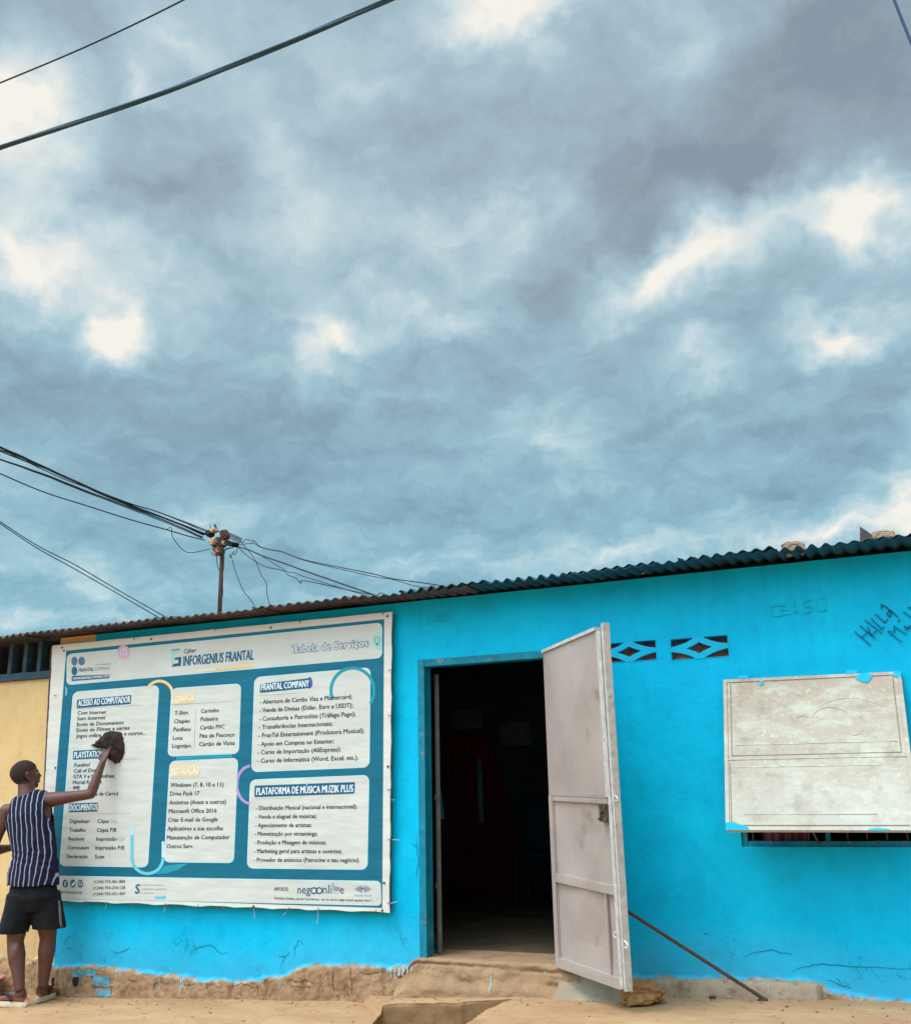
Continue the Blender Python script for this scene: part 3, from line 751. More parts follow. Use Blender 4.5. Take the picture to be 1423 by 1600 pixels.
def sheet(B, u0, u1, v0, v1, t, amp, seed):
    n = 26; m_ = 30; n0 = len(B.v)
    for i in range(n+1):
        for j in range(m_+1):
            u = u0+(u1-u0)*i/n; v = v0+(v1-v0)*j/m_
            e = min(i, n-i, j, m_-j); k = smoothstep(0, 5, e)
            B.v.append(LP(u, v, t+k*amp*(.6+noise.noise(Vector((u*2.2, v*5, seed)))))) 
    for i in range(n):
        for j in range(m_): a_ = n0+i*(m_+1)+j; B.f.append((a_, a_+1, a_+m_+2, a_+m_+1))
leafroot = MB(); sheet(leafroot, .03, .97, .47, .985, .002, -.007, 1); lb(leafroot, .03, .97, .465, .985, -.006, -.012)
door_o = leafroot.build('door', M_leaf, house, smooth=False)
sheet(pnl, .018, .895, .004, .468, .019, .005, 3); lb(pnl, .0, .90, .003, .474, .003, .018)
pnl.build('upper_panel', M_leaf, door_o)
f = MB(); lb(f, 0, .055, .474, 1, .0, .022, 3); lb(f, .056, .93, .970, 1, .0, .022); lb(f, .056, .93, .716, .742, .0, .024); lb(f, .056, .90, .475, .490, .0, .016)
f.build('rail', M_leaf, door_o)
f = MB(); lb(f, .905, .965, .006, .47, .0, .024, 6); lb(f, .935, .975, .4705, .995, .0, .026, 6); lb(f, .0, .90, -.008, .002, -.012, .03)
f.build('stile', M_leaf2, door_o)
f = MB(); lb(f, .977, 1.0, -.012, 1.0, -.022, .020, 10)
f.build('edge_post', M_leaf2, door_o)
f = MB(); lb(f, .775, .80, .735, .975, .0, .014)
f.build('upright_bar', M_leaf, door_o)
lk = MB(); lb(lk, .81, .93, .493, .541, .0175, .030)
for (u, v, r_) in [(.855,.513,.012),(.828,.533,.006),(.91,.50,.010),(.91,.537,.010)]:
    p = LP(u, v, .034); lk.tube([p, p+leafn*.012], r_, 12)
lk.build('lock', M_steel, door_o)
ls = MB(); p = LP(.855, .513, .046); ls.tube([p, p+leafn*.004], .008, 12); ls.build('keyhole', mat('brass', lin(190,160,90), .4, .1, metal=.8), door_o)
hk = MB()
vdir = (LP(1,.6,0)-LP(1,.5,0)).normalized(); udir = (LP(1,.5,0)-LP(.9,.5,0)).normalized()
def hook(u, v, sz, sgn=1, t=.012):
    c = LP(u, v, t); return spline([c-vdir*sz*.7, c-vdir*sz*.5+udir*sz*sgn, c+udir*sz*1.5*sgn, c+vdir*sz*.45+udir*sz*1.2*sgn, c+vdir*sz*.6], 5)
hk.tube(hook(1.0, .475, .022), .0035, 6); hk.tube(hook(1.0, .872, .028), .004, 6); hk.tube(hook(.935, .85, .022, -1, .03), .003, 6)
split_build(hk, 'hook', M_white, door_o, smooth=True)
hn = MB()
for v in (.12, .5, .88):
    p = LP(-.004, v, -.004); hn.tube([p-vdir*.05, p+vdir*.05], .011, 10)
split_build(hn, 'hinge', M_rust, door_o)

# window with a propped sheet-metal shutter
a, b_, c, d = WIN
wn_ = MB(); wn_.box(a, a+.03, .02, .07, c, d); wn_.box(b_-.03, b_, .02, .07, c, d); wn_.box(a+.032, b_-.032, .02, .07, c, c+.03); wn_.box(a+.032, b_-.032, .02, .07, d-.03, d)
wn_.box((a+b_)/2-.012, (a+b_)/2+.012, .035, .055, c+.032, d-.032)
win = wn_.build('window', M_frame, house)
gb = MB()
for k in range(9):
    x = a+.06+k*(b_-a-.12)/8
    if abs(x-(a+b_)/2) > .03: gb.tube([(x, .045, c+.03), (x, .045, d-.03)], .005, 6)
for zc in (c+.20, c+.45, c+.7): gb.tube([(a+.03, .062, zc), (b_-.03, .062, zc)], .005, 6)
split_build(gb, 'window_bars', M_rust, win)
wl = MB()
for (px, r_) in [(1372, .014), (1412, .013), (1290, .012)]:
    q = at(px, 1318, -.01); wl.tube([q+Vector((r_*math.cos(t*PI/6), 0, r_*math.sin(t*PI/6))) for t in range(12)], .0018, 5)
split_build(wl, 'wire_loop', M_wood, win)
sill = MB(); sill.box(a+.002, b_-.002, .006, .16, c-.035, c+.001); sill.build('sill', M_bluep, win)
cl = MB(); M_pink = mat('pink_lace', lin(170,90,110), .9, .5, 60, .8, 90)
n0 = 0
for i in range(41):
    for j in range(13):
        cl.v.append(Vector((a+.10+.26*i/40, .13+.02*math.sin(i*.8), c-.0+.32*j/12)))
for i in range(40):
    for j in range(12): q = i*13+j; cl.f.append((q, q+1, q+14, q+13))
cl.build('lace_curtain', M_pink, win, smooth=True)
def shutter_mat():
    m = bpy.data.materials.new('chalky_shutter_paint'); m.use_nodes = True; t = NT(m.node_tree)
    o = t.n('ShaderNodeTexCoord').outputs['Object']
    sx = t.n('ShaderNodeSeparateXYZ', i={0: o})
    zf = t.n('ShaderNodeMapRange', i={0: sx.outputs[2], 1: 1.20, 2: 1.95}).outputs[0]
    base = t.mix(zf, lin(196,187,172), lin(184,164,146))
    n3 = t.noise(t.n('ShaderNodeMapping', i={'Vector': o, 'Scale': (1, 1, 2.4)}).outputs[0], 3.6, 8, .72); n4 = t.noise(o, 34, 6, .75, 0, .8)
    c = t.mix(t.n('ShaderNodeMapRange', i={0: n3, 1: .46, 2: .60, 4: .75}).outputs[0], base, lin(206,202,184))
    c = t.mix(t.n('ShaderNodeMapRange', i={0: n4, 1: .56, 2: .64, 4: .7}).outputs[0], c, lin(216,208,192))
    c = t.mix(t.n('ShaderNodeMapRange', i={0: t.noise(o, 9, 7, .7), 1: .50, 2: .66, 4: .42}).outputs[0], c, lin(150,130,114))
    for (x, z, rx, rz, k, rg) in [(-.42, 1.60, .17, .12, .006, 1), (-.72, 1.62, .1, .09, .45, 0)]:
        pass
    b = t.n('ShaderNodeBsdfPrincipled', i={'Base Color': c, 'Roughness': .8, 'Specular IOR Level': .2})
    bn = t.n('ShaderNodeBump', i={'Height': n4, 'Strength': .3, 'Distance': .004}); t.t.links.new(bn.outputs[0], b.inputs['Normal'])
    t.n('ShaderNodeOutputMaterial', i={0: b.outputs[0]}); return m
M_sh = shutter_mat()
stl, str_ = at(1130, 1063, -.015), at(1407, 1050, -.015); sbl = atx(1134, 1298, stl.x); sbr = Vector((str_.x, sbl.y-.005, sbl.z-.004))
shn = ((str_-stl).cross(sbl-stl)).normalized()
if shn.dot(CAM-stl) < 0: shn = -shn
def SP(u, v, t): return stl.lerp(str_, u)*(1-v)+sbl.lerp(sbr, u)*v+shn*t
def sbx(B, u0, u1, v0, v1, t0, t1):
    B.hexa([SP(u0,v1,t1),SP(u1,v1,t1),SP(u1,v0,t1),SP(u0,v0,t1),SP(u0,v1,t0),SP(u1,v1,t0),SP(u1,v0,t0),SP(u0,v0,t0)])
s_ = MB(); sbx(s_, .012, .988, .012, .988, -.014, .0)
nn, mm = 40, 40; n0 = len(s_.v)
for i in range(nn+1):
    for j in range(mm+1):
        u, v = i/nn, j/mm; k = smoothstep(0, 4, min(i, nn-i))*smoothstep(0, 3, min(j, mm-j))
        s_.v.append(SP(.022+u*.956, .022+v*.956, .0020+k*.003*(.5+noise.noise(Vector((u*2, v*2, 5))))))
for i in range(nn):
    for j in range(mm): q = n0+i*(mm+1)+j; s_.f.append((q, q+1, q+mm+2, q+mm+1))
shut = s_.build('shutter', M_sh, house)
f = MB(); sbx(f, 0, .021, 0, 1, -.03, .008); sbx(f, .979, 1, 0, 1, -.03, .008); sbx(f, .0215, .9785, 0, .021, -.03, .008); sbx(f, .0215, .9785, .979, 1, -.03, .008); sbx(f, .0215, .9785, .548, .556, .001, .0066)
f.build('shutter_frame', M_sh, shut)
f = MB()
for (u0, u1, v0, v1) in [(.045,.955,.526,.529),(.04,.044,.03,.525),(.952,.956,.03,.525),(.05,.955,.968,.971),(.03,.033,.575,.97)]: sbx(f, u0, u1, v0, v1, .002, .0062)
split_build(f, 'pressed_line', mat('pressed_line', lin(152,136,122), .9, .3, 30), shut)
f = MB()
for (u0, u1, v0, v1) in [(.07,.94,.455,.459),(.06,.85,.60,.606),(.1,.8,.90,.904)]: sbx(f, u0, u1, v0, v1, .002, .0060)
split_build(f, 'chalk_line', mat('chalk_line', lin(206,198,182), .9, .35, 14), shut)
# faint chalk scribbles
f = MB()
for (cu, cv, ru, rv, a0_, a1_) in [(.60,.30,.10,.08,20,170),(.72,.34,.06,.07,200,420),(.45,.36,.05,.09,60,300),(.36,.30,.03,.10,80,250),(.84,.20,.01,.12,0,180),(.28,.37,.02,.08,90,270),(.55,.52,.0,.0,0,0)]:
    pr_ = None
    for k in range(19):
        t_ = R_(a0_+(a1_-a0_)*k/18); p_ = SP(cu+ru*math.cos(t_), cv-rv*math.sin(t_), .0064)
        if pr_ is not None and (p_-pr_).length > 1e-4:
            wv = (SP(.5, .004, .0)-SP(.5, 0, .0))*.6; f.quad(pr_-wv, p_-wv, p_+wv, pr_+wv)
        pr_ = p_
f.build('chalk_scribble', mat('chalk_scribble', lin(200,190,172), .9, .3, 40), shut)
f = MB()
for u in (.12, .74): sbx(f, u-.03, u+.03, -.022, -.001, -.02, .010)
split_build(f, 'hinge', M_bluep, shut)
f = MB()
def blot(cu, cv, ru, rv, seed, lo=(0, 1)):
    pts = []
    for k in range(30):
        t = 2*PI*k/30; q = 1+.3*noise.noise(Vector((math.cos(t)*1.2+seed, math.sin(t)*1.2, 0)))
        pts.append(SP(min(1, max(0, cu+ru*q*math.cos(t))), min(1, max(0, cv+rv*q*math.sin(t))), .0085))
    f.poly(pts)
blot(.03, 1.0, .10, .045, 1); blot(.80, .03, .04, .035, 2); blot(.225, .035, .012, .016, 3); blot(.80, 1.0, .06, .012, 6); blot(.99, .01, .03, .03, 8)
f.build('paint_blotch', M_bluep, shut)
# curved scratch marks rubbed on the shutter
f = MB(); arc = [SP(.50+.42*k/24, .245-.085*math.sin(PI*(k/24)**.9)*1.0, .0064) for k in range(25)]
M_scr = mat('white_scratch', lin(216,208,194), .9, .2, 60)
for i in range(24):
    wv = (SP(.5, .006, .0)-SP(.5, 0, .0))*.5*math.sin(PI*(i+.5)/24); f.quad(arc[i]-wv, arc[i+1]-wv, arc[i+1]+wv, arc[i]+wv)
arc = [SP(.585+.016*math.sin(PI*k/10), .09+.045*k/10, .0064) for k in range(11)]
for i in range(10):
    wv = (SP(.006, .5, .0)-SP(0, .5, .0))*.6*math.sin(PI*(i+.5)/10); f.quad(arc[i]-wv, arc[i+1]-wv, arc[i+1]+wv, arc[i]+wv)
f.build('scratch', M_scr, shut)
sy = MB(); p = SP(.97, .97, -.03); sy.tube([p, (p.x, .03, 1.09)], .006, 6); p = SP(.45, .97, -.03); sy.tube([p, (p.x, .03, 1.09)], .006, 6); split_build(sy, 'stay_rod', M_rust, shut)

# ------------------------------------------------------------------ corrugated roof
def roof_mat(name, a, b_, rustf):
    m = bpy.data.materials.new(name); m.use_nodes = True; t = NT(m.node_tree)
    o = t.n('ShaderNodeTexCoord').outputs['Object']
    c = t.mix(t.n('ShaderNodeMapRange', i={0: t.noise(o, 5, 7, .7), 1: rustf-.08, 2: rustf+.08}).outputs[0], a, b_)
    c = t.mix(t.n('ShaderNodeMapRange', i={0: t.noise(o, 40, 5, .7), 1: .5, 2: .7, 4: .5}).outputs[0], c, tuple(x*.4 for x in a[:3])+(1,))
    b = t.n('ShaderNodeBsdfPrincipled', i={'Base Color': c, 'Roughness': .6, 'Metallic': .35})
    t.n('ShaderNodeOutputMaterial', i={0: b.outputs[0]}); return m
M_r1 = roof_mat('rusted_zinc', lin(112,82,72), lin(66,72,80), .5); M_r2 = roof_mat('dark_zinc', lin(34,84,104), lin(58,72,84), .6)
def sheet_roof(x0, x1, yf, z, m, parent, tilt=0.0, yb=5.35, skew=0.0, amp=.0115, pitch=.076, lift=0.0, slope=.025, name='roof_sheet'):
    b = MB(); xs = frange(x0, x1, pitch/8); ys_ = [yf, yf+.02, yf+.3, yf+.9, 2.4, yb]
    ph = random.random()*6
    for s in (0, 1):
        for y in ys_:
            for x in xs:
                k = (x-x0)/(x1-x0)
                ff = smoothstep(.6, 0, y-yf)
                zz = z+lift+tilt*(k-.5)+slope*(y-yf)+amp*math.sin(2*PI*x/pitch+skew)*(1+.7*ff*noise.noise(Vector((x*3, 0, z*9))))+ff*(.006*noise.noise(Vector((x*4, 1, 0)))+.004*noise.noise(Vector((x*15, 1, 0))))
                yy = y+(.012*noise.noise(Vector((x*1.7, 7, 0)))+.004*noise.noise(Vector((x*20, 7, 0))) if y == yf else 0)
                b.v.append(Vector((x, yy, zz-s*.0035)))
    nx = len(xs); ny = len(ys_)
    for s in (0, 1):
        for j in range(ny-1):
            for i in range(nx-1):
                q = s*nx*ny+j*nx+i; b.f.append((q, q+1, q+1+nx, q+nx) if s == 0 else (q+nx, q+1+nx, q+1, q))
    for i in range(nx-1): b.f.append((i, i+nx*ny, i+1+nx*ny, i+1))
    return b.build(name, m, parent, smooth=True)
x = -6.80; k = 0
while x < 2.6:
    wdt = .80; left = x < -3.45
    lift = [0, .008, .002, .011, .004, .0, .009][k % 7]
    sheet_roof(x, x+wdt+.11, -.25-(.015 if k % 3 == 0 else 0)-(0 if left else .01), 2.712, M_r1 if left else M_r2, house, tilt=([.0, .006, -.004, .005, -.003] if left else [.0, .018, -.012, .008, -.016])[k % 5], lift=lift+(0 if left else .004+.008*((k*5) % 3)), skew=0 if left else [0, .5, 1.1, .2, 2.0][k % 5], amp=.0105 if left else [.0115, .0095, .0125][k % 3])
    x += wdt; k += 1
# second course seen as doubled edges on the right
for (xa, xb, yy, ll, sk) in [(-3.2,-2.55,-.275,.016,.8),(-2.05,-1.45,-.27,.020,2.0),(-1.3,-.72,-.29,.026,1.6),(-.62,.15,-.27,.022,1.2),(.1,1.2,-.28,.02,.6)]:
    sheet_roof(xa, xb, yy, 2.712, M_r2, house, tilt=.012, skew=sk, lift=ll, yb=1.4, amp=.011, name='roof_sheet')
pb = MB(); pb.box(-6.49, 2.4, .02, .09, 2.62, 2.692); 
pb.build('wall_plate', M_wood, house)
roofz = lambda y: 2.73+.025*(y+.25)
# loose stones and bricks weighing down the sheets
def rstone(px, py, y, rx, rz, seed, label, m=M_stone, rot=.3, ry=None, flat=.6):
    p = at(px, py, y); b = MB(); b.rock((p.x, y, p.z), rx, ry or rx*.7, rz, seed, .22, rot, flat)
    o = recentre(b.build('roof_stone', m, smooth=False)); return tag(o, label, 'stone', 'stones weighing down the roof')
rstone(1240, 858, -.02, .075, .05, 3, 'pale pinkish stone block on the roof edge above the shutter', flat=.45)
rstone(1003, 893, .02, .028, .022, 5, 'tiny pinkish stone chip on the roof edge above the open door')
rstone(1378, 837, .0, .07, .028, 9, 'flat pale stone beside the upright dark chip on the roof', flat=.45)
rstone(676, 919, -.05, .022, .022, 12, 'small grey pebble on the dark roof where the wires land', mat('grey_stone', lin(110,115,120), .9, .3, 20, .5), flat=.8)
p = at(1352, 838, -.05)
b = MB(); tri = [(-.035, -.04), (.04, -.03), (.028, .004), (.0, .03), (-.030, .065)]
b.hexa([p+Vector((-.035,-.02,-.05)), p+Vector((.05,-.02,-.05)), p+Vector((.034,-.012,.005)), p+Vector((-.024,-.008,.062)), p+Vector((-.035,.03,-.05)), p+Vector((.05,.03,-.05)), p+Vector((.03,.02,.0)), p+Vector((-.022,.012,.058))])
tag(recentre(b.build('roof_tile_shard', mat('dark_shard', lin(92,74,78), .9, .3, 20, .5))), 'dark pointed shard standing upright on the roof edge at right', 'shard', 'stones weighing down the roof')

# ------------------------------------------------------------------ neighbouring beige building
nb = thing('beige_building', 'beige plastered building with barred opening under a rusty roof, left of the blue house', 'building', (-8, 0, 0))
bedge = lambda x: interp([(-9.6, .36), (-6.95, at(10, 1492).z), (-6.6, at(60, 1500).z), (-6.29, at(85, 1512).z)], x)
bw = build_wall('wall', -10.4, XB-.002, 2.372, bedge, M_beige, nb, holes=False)
M_bluegrey = mat('blue_grey_wood', lin(58,84,98), .8, .35, 14, .4, 40)
bb = MB(); bb.box(-10.4, XB-.004, -.035, .15, 2.374, 2.435, .006); bb.build('sill_beam', M_bluegrey, nb)
for px in (-62, -38, -10, 17, 40, 62):
    q = at(px, 1035, .0); MB().box(q.x-.022, q.x+.022, -.01, .06, 2.4352, 2.69, .004).build('post', M_bluegrey, nb)
MB().box(-10.4, XB-.004, .0, .08, 2.692, 2.735).build('lintel', M_bluegrey, nb)
# far side of that room: boards that stop short, letting the sky through
bk = MB()
x = -15.5
while x < -6.6:
    wdt = .42+.12*random.random(); 
    bk.box(x, x+wdt-.006, 4.2, 4.22, 2.86, 3.4); x += wdt
bk.box(-15.5, -6.5, 4.19, 4.25, 1.2, 2.36)
x = -15.5
while x < -6.6:
    bk.box(x, x+.12+.1*random.random(), 4.18, 4.20, 2.36, 2.90); x += .30+.2*random.random()
split_build(bk, 'back_boards', M_dark, nb)
bs = MB(); bs.box(-10.4, -10.25, .15, 5, -.1, 2.7); bs.box(XB-.10, XB-.004, .16, 5.2, -.1, 2.74); split_build(bs, 'side_wall', M_interior, nb)
for i, (xa, xb) in enumerate([(-10.6,-9.6),(-9.7,-8.7),(-8.8,-7.85),(-7.95,-7.15),(-7.25,-6.62)]):
    sheet_roof(xa, xb, -.26, 2.702+.003*(i % 2), M_r1, nb, tilt=.006*(-1)**i, yb=4.4, slope=.02, amp=.014)
cw = MB(); cw.box(-7.0,-6.6,-.20,-.19,2.66,2.70)
# ------------------------------------------------------------------ interior things in the dark
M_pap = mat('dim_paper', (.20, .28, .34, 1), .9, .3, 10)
def notice(px0, py0, px1, py1, y, label):
    a_, c_ = at(px0, py1, y), at(px1, py0, y)
    tag(recentre(MB().box(a_.x, c_.x, y-.004, y, a_.z, c_.z).build('paper_notice', M_pap)), label, 'notice')
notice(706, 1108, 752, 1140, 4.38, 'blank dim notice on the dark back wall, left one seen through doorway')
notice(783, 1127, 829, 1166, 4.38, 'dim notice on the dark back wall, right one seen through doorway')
p0, p1 = at(748, 1186, 2.6), at(752, 1286, 2.6)
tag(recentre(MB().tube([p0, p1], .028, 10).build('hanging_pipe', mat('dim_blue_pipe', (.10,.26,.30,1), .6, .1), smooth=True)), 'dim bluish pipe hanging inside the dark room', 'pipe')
def cloth(name, px0, py0, px1, py1, y, m, label, cat, fold=9):
    a_, c_ = at(px0, py0, y), at(px1, py1, y); b = MB(); n = 30; mm_ = 14
    for i in range(n+1):
        for j in range(mm_+1):
            u, v = i/n, j/mm_; b.v.append(Vector((a_.x+(c_.x-a_.x)*(u*(.5+.5*v)), y+.03*math.sin(u*fold+v), a_.z+(c_.z-a_.z)*v)))
    for i in range(n):
        for j in range(mm_): q = i*(mm_+1)+j; b.f.append((q, q+1, q+mm_+2, q+mm_+1))
    return tag(recentre(b.build(name, m, smooth=True)), label, cat)
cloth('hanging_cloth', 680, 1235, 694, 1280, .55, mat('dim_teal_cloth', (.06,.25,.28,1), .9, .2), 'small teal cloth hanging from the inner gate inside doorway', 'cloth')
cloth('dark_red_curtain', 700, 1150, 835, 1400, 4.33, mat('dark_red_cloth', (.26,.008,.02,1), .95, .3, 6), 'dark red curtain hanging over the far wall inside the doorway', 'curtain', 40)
ca = at(845, 1425, 3.4)
tc_ = MB(); 
for dx in (-.17, .17):
    for dy in (-.17, .17): tc_.tube([(ca.x+dx*1.1, 3.4+dy, .386), (ca.x+dx, 3.4+dy, .82)], .018, 8)
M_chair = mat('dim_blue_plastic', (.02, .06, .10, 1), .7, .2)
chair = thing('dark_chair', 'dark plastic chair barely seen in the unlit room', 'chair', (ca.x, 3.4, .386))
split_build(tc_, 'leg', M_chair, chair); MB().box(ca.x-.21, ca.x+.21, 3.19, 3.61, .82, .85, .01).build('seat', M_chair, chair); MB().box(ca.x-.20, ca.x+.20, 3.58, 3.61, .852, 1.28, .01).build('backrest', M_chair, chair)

# ------------------------------------------------------------------ the service banner
ban = thing('service_banner', 'large white and teal printed banner of services stretched on a frame on blue wall', 'banner', (at(340,1420).x, -.06, .65))
BY = -.062
ZR = {'A': (80, 940), 'B': (360, 940), 'C': (80, 1180), 'D': (360, 1180)}
def zp(r, x, y, lay=0):
    ox, oy = ZR[r]; return at(ox+x/4.447, oy+y/4.447, BY-lay*.0012)
def px_(r, x, y): ox, oy = ZR[r]; return (ox+x/4.447, oy+y/4.447)
FT = [(82.,1009.),(612.5,956.),(608.5,1427.),(60.,1408.)]
M_van = banner_mat('vinyl_white', lin(226,218,206)); M_teal = banner_mat('vinyl_teal', lin(0,104,128)); M_pan = banner_mat('vinyl_panel', lin(214,210,199))
M_tag = banner_mat('vinyl_deep_teal', lin(4,92,124)); M_txt = banner_mat('vinyl_ink', lin(34,44,66)); M_gold = banner_mat('vinyl_gold', lin(246,206,140)); M_goldl = banner_mat('vinyl_gold_pale', lin(240,222,190))
M_wtx = banner_mat('vinyl_white_ink', lin(240,240,238)); M_lt = banner_mat('vinyl_light_teal', lin(30,150,168)); M_pur = banner_mat('vinyl_purple', lin(180,150,205)); M_pinkv = banner_mat('vinyl_pink', lin(222,170,200))
M_grey = banner_mat('vinyl_grey_ink', lin(140,150,165)); M_cy = banner_mat('vinyl_cyan', lin(110,195,215)); M_cyl = banner_mat('vinyl_cyan_pale', lin(190,222,230)); M_mint = banner_mat('vinyl_mint', lin(170,214,204)); M_navy = banner_mat('vinyl_blue_grey', lin(84,116,150)); M_rim = banner_mat('vinyl_rim_cyan', lin(190,236,244))
def bq(P, u, v):      # bilinear over pixel corners TL TR BR BL
    x = (P[0][0]*(1-u)+P[1][0]*u)*(1-v)+(P[3][0]*(1-u)+P[2][0]*u)*v
    y = (P[0][1]*(1-u)+P[1][1]*u)*(1-v)+(P[3][1]*(1-u)+P[2][1]*u)*v
    return x, y
def rrect(P, rpx, lay, n=7):
    wd = math.dist(P[0], P[1]); hg = math.dist(P[0], P[3]); ru, rv = rpx/wd, rpx/hg; out = []
    for (cu, cv, a0) in ((1-ru, rv, -90), (1-ru, 1-rv, 0), (ru, 1-rv, 90), (ru, rv, 180)):
        for k in range(n+1):
            t = R_(a0+90*k/n); x, y = bq(P, cu+ru*math.cos(t), cv+rv*math.sin(t)); out.append(at(x, y, BY-lay*.0012))
    return out
def quadpx(*pts): return [px_(*p) for p in pts]
def rr_obj(name, P, r, lay, m, parent): return MB().poly(list(reversed(rrect(P, r, lay)))).build(name, m, parent)
# frame behind
M_fr = mat('brown_frame', lin(84,66,62), .8, .3, 20, .3)
f = MB(); e = 2.5
cs = [at(x, y, -.02) for x, y in [(84,1012),(614,958),(611,1426),(64,1407)]]
tl, tr, br, bl = cs
f.hexa([bl+Vector((0,-.035,0)), br+Vector((0,-.035,0)), br+Vector((0,-.035,.03)), bl+Vector((0,-.035,.03)), bl+Vector((0,.006,0)), br+Vector((0,.006,0)), br+Vector((0,.006,.03)), bl+Vector((0,.006,.03))])
f.hexa([br+Vector((-.03,-.034,.032)), br+Vector((0,-.034,.032)), tr+Vector((0,-.034,-.032)), tr+Vector((-.03,-.034,-.032)), br+Vector((-.03,.006,.032)), br+Vector((0,.006,.032)), tr+Vector((0,.006,-.032)), tr+Vector((-.03,.006,-.032))])
f.hexa([bl+Vector((0,-.034,.032)), bl+Vector((.03,-.034,.032)), tl+Vector((.03,-.034,-.032)), tl+Vector((0,-.034,-.032)), bl+Vector((0,.006,.032)), bl+Vector((.03,.006,.032)), tl+Vector((.03,.006,-.032)), tl+Vector((0,.006,-.032))])
f.hexa([tl+Vector((0,-.035,-.03)), tr+Vector((0,-.035,-.03)), tr+Vector((0,-.035,0)), tl+Vector((0,-.035,0)), tl+Vector((0,.006,-.03)), tr+Vector((0,.006,-.03)), tr+Vector((0,.006,0)), tl+Vector((0,.006,0))])
f.build('frame', M_fr, ban)
# vinyl sheet with a wavy hem
fb = MB(); N = 120; ring = []
def hem(u, v):
    x, y = bq(FT, u, v)
    wob = .9*noise.noise(Vector((u*14, v*14, 2)))+.5*noise.noise(Vector((u*40, v*40, 2)))
    if v == 1: y -= abs(1.6*math.sin(u*PI*9))**1.3*.9 + wob
    elif v == 0: y += wob*.6
    elif u == 1: x -= abs(1.1*math.sin(v*PI*7))+wob*.8
    else: x += wob
    return at(x, y, BY)
for k in range(N): ring.append(hem(k/N, 0))
for k in range(N): ring.append(hem(1, k/N))
for k in range(N): ring.append(hem(1-k/N, 1))
for k in range(N): ring.append(hem(0, 1-k/N))
cen = [at(*bq(FT, .02+.96*(0 if i in (0, 3) else 1), .02+.96*(0 if i < 2 else 1)), BY) for i in range(4)]
n = len(ring); fb.v += ring; back = [v+Vector((0, .012, 0)) for v in ring]; fb.v += back
fb.f.append(tuple(reversed(range(n))))
for i in range(n): fb.f.append((i, (i+1) % n, n+(i+1) % n, n+i))
vin = fb.build('vinyl_sheet', M_van, ban)
F0 = [(103.5,1017.),(600.,967.5),(597.,1419.),(73.,1402.)]
field = MB(); P = [at(x, y, BY-.0012) for x, y in F0]; field.poly(list(reversed(P))); field = field.build('printed_field', M_teal, ban)

# lettering -----------------------------------------------------------
_font = {}
def glyph_mesh(text, off=0.0, shear=0.0):
    key = (text, off, shear)
    if key in _font: return _font[key]
    cu = bpy.data.curves.new('t', 'FONT'); cu.body = text; cu.size = 1; cu.offset = off; cu.resolution_u = 2; cu.fill_mode = 'FRONT'; cu.dimensions = '2D'; cu.shear = shear
    ob = bpy.data.objects.new('t', cu); C.objects.link(ob); bpy.context.view_layer.update()
    dg = bpy.context.evaluated_depsgraph_get(); me = ob.evaluated_get(dg).to_mesh()
    vs = [v.co.copy() for v in me.vertices]; fs = [tuple(p.vertices) for p in me.polygons]
    ob.evaluated_get(dg).to_mesh_clear(); C.objects.unlink(ob); bpy.data.objects.remove(ob); bpy.data.curves.remove(cu)
    _font[key] = (vs, fs); return vs, fs
_hv = glyph_mesh('H')[0]; CAP = max(v.y for v in _hv)-min(v.y for v in _hv)
def text_into(B, s, x0, y0, x1, y1, h, text, lay, off=0.0):
    """baseline from pixel (x0,y0) to (x1,y1); h cap height in the same units"""
    vs, fs = glyph_mesh(text)
    if not vs: return
    wt = off
    if s: p0, p1 = zp(s, x0, y0, lay), zp(s, x1, y1, lay); pt_ = zp(s, x0, y0-h, lay)
    else: p0, p1 = at(x0, y0, BY-lay*.0012), at(x1, y1, BY-lay*.0012); pt_ = at(x0, y0-h, BY-lay*.0012)
    hz = (pt_-p0).z; mx = min(v.x for v in vs); Mx = max(v.x for v in vs); n = len(B.v)
    for kk, (sx, sz) in enumerate([(wt*math.cos(k*PI/4), wt*math.sin(k*PI/4)) for k in range(8)] if wt > .05 else [(-wt, -wt*.5), (wt, wt*.5)] if wt > 0 else [(0, 0)]):
        n = len(B.v); lay_ = Vector((0, -.0001*kk, 0))
        for v in vs: B.v.append(p0+(p1-p0)*((v.x-mx)/(Mx-mx))+Vector((sx/CAP*hz, 0, (v.y+sz)/CAP*hz))+lay_)
        B.f += [tuple(n+i for i in f_) for f_ in fs]
def ellipse(B, s, cx, cy, rx, ry, lay, n=28, clip=None):
    pts = []
    for k in range(n):
        t = 2*PI*k/n; x = cx+rx*math.cos(t); y = cy-ry*math.sin(t)
        if clip: x = min(x, clip)
        pts.append(zp(s, x, y, lay))
    B.poly(pts)
def arcband(B, s, cx, cy, rx, ry, w_, a0, a1, lay, n=26):
    for k in range(n):
        q = []
        for (t, dr_) in ((a0+(a1-a0)*k/n, -w_/2), (a0+(a1-a0)*(k+1)/n, -w_/2), (a0+(a1-a0)*(k+1)/n, w_/2), (a0+(a1-a0)*k/n, w_/2)):
            t = R_(t); q.append(zp(s, cx+(rx+dr_)*math.cos(t), cy-(ry+dr_)*math.sin(t), lay))
        B.poly(q)
def zpoly(B, s, pts, lay): B.poly([zp(s, x, y, lay) for x, y in pts])
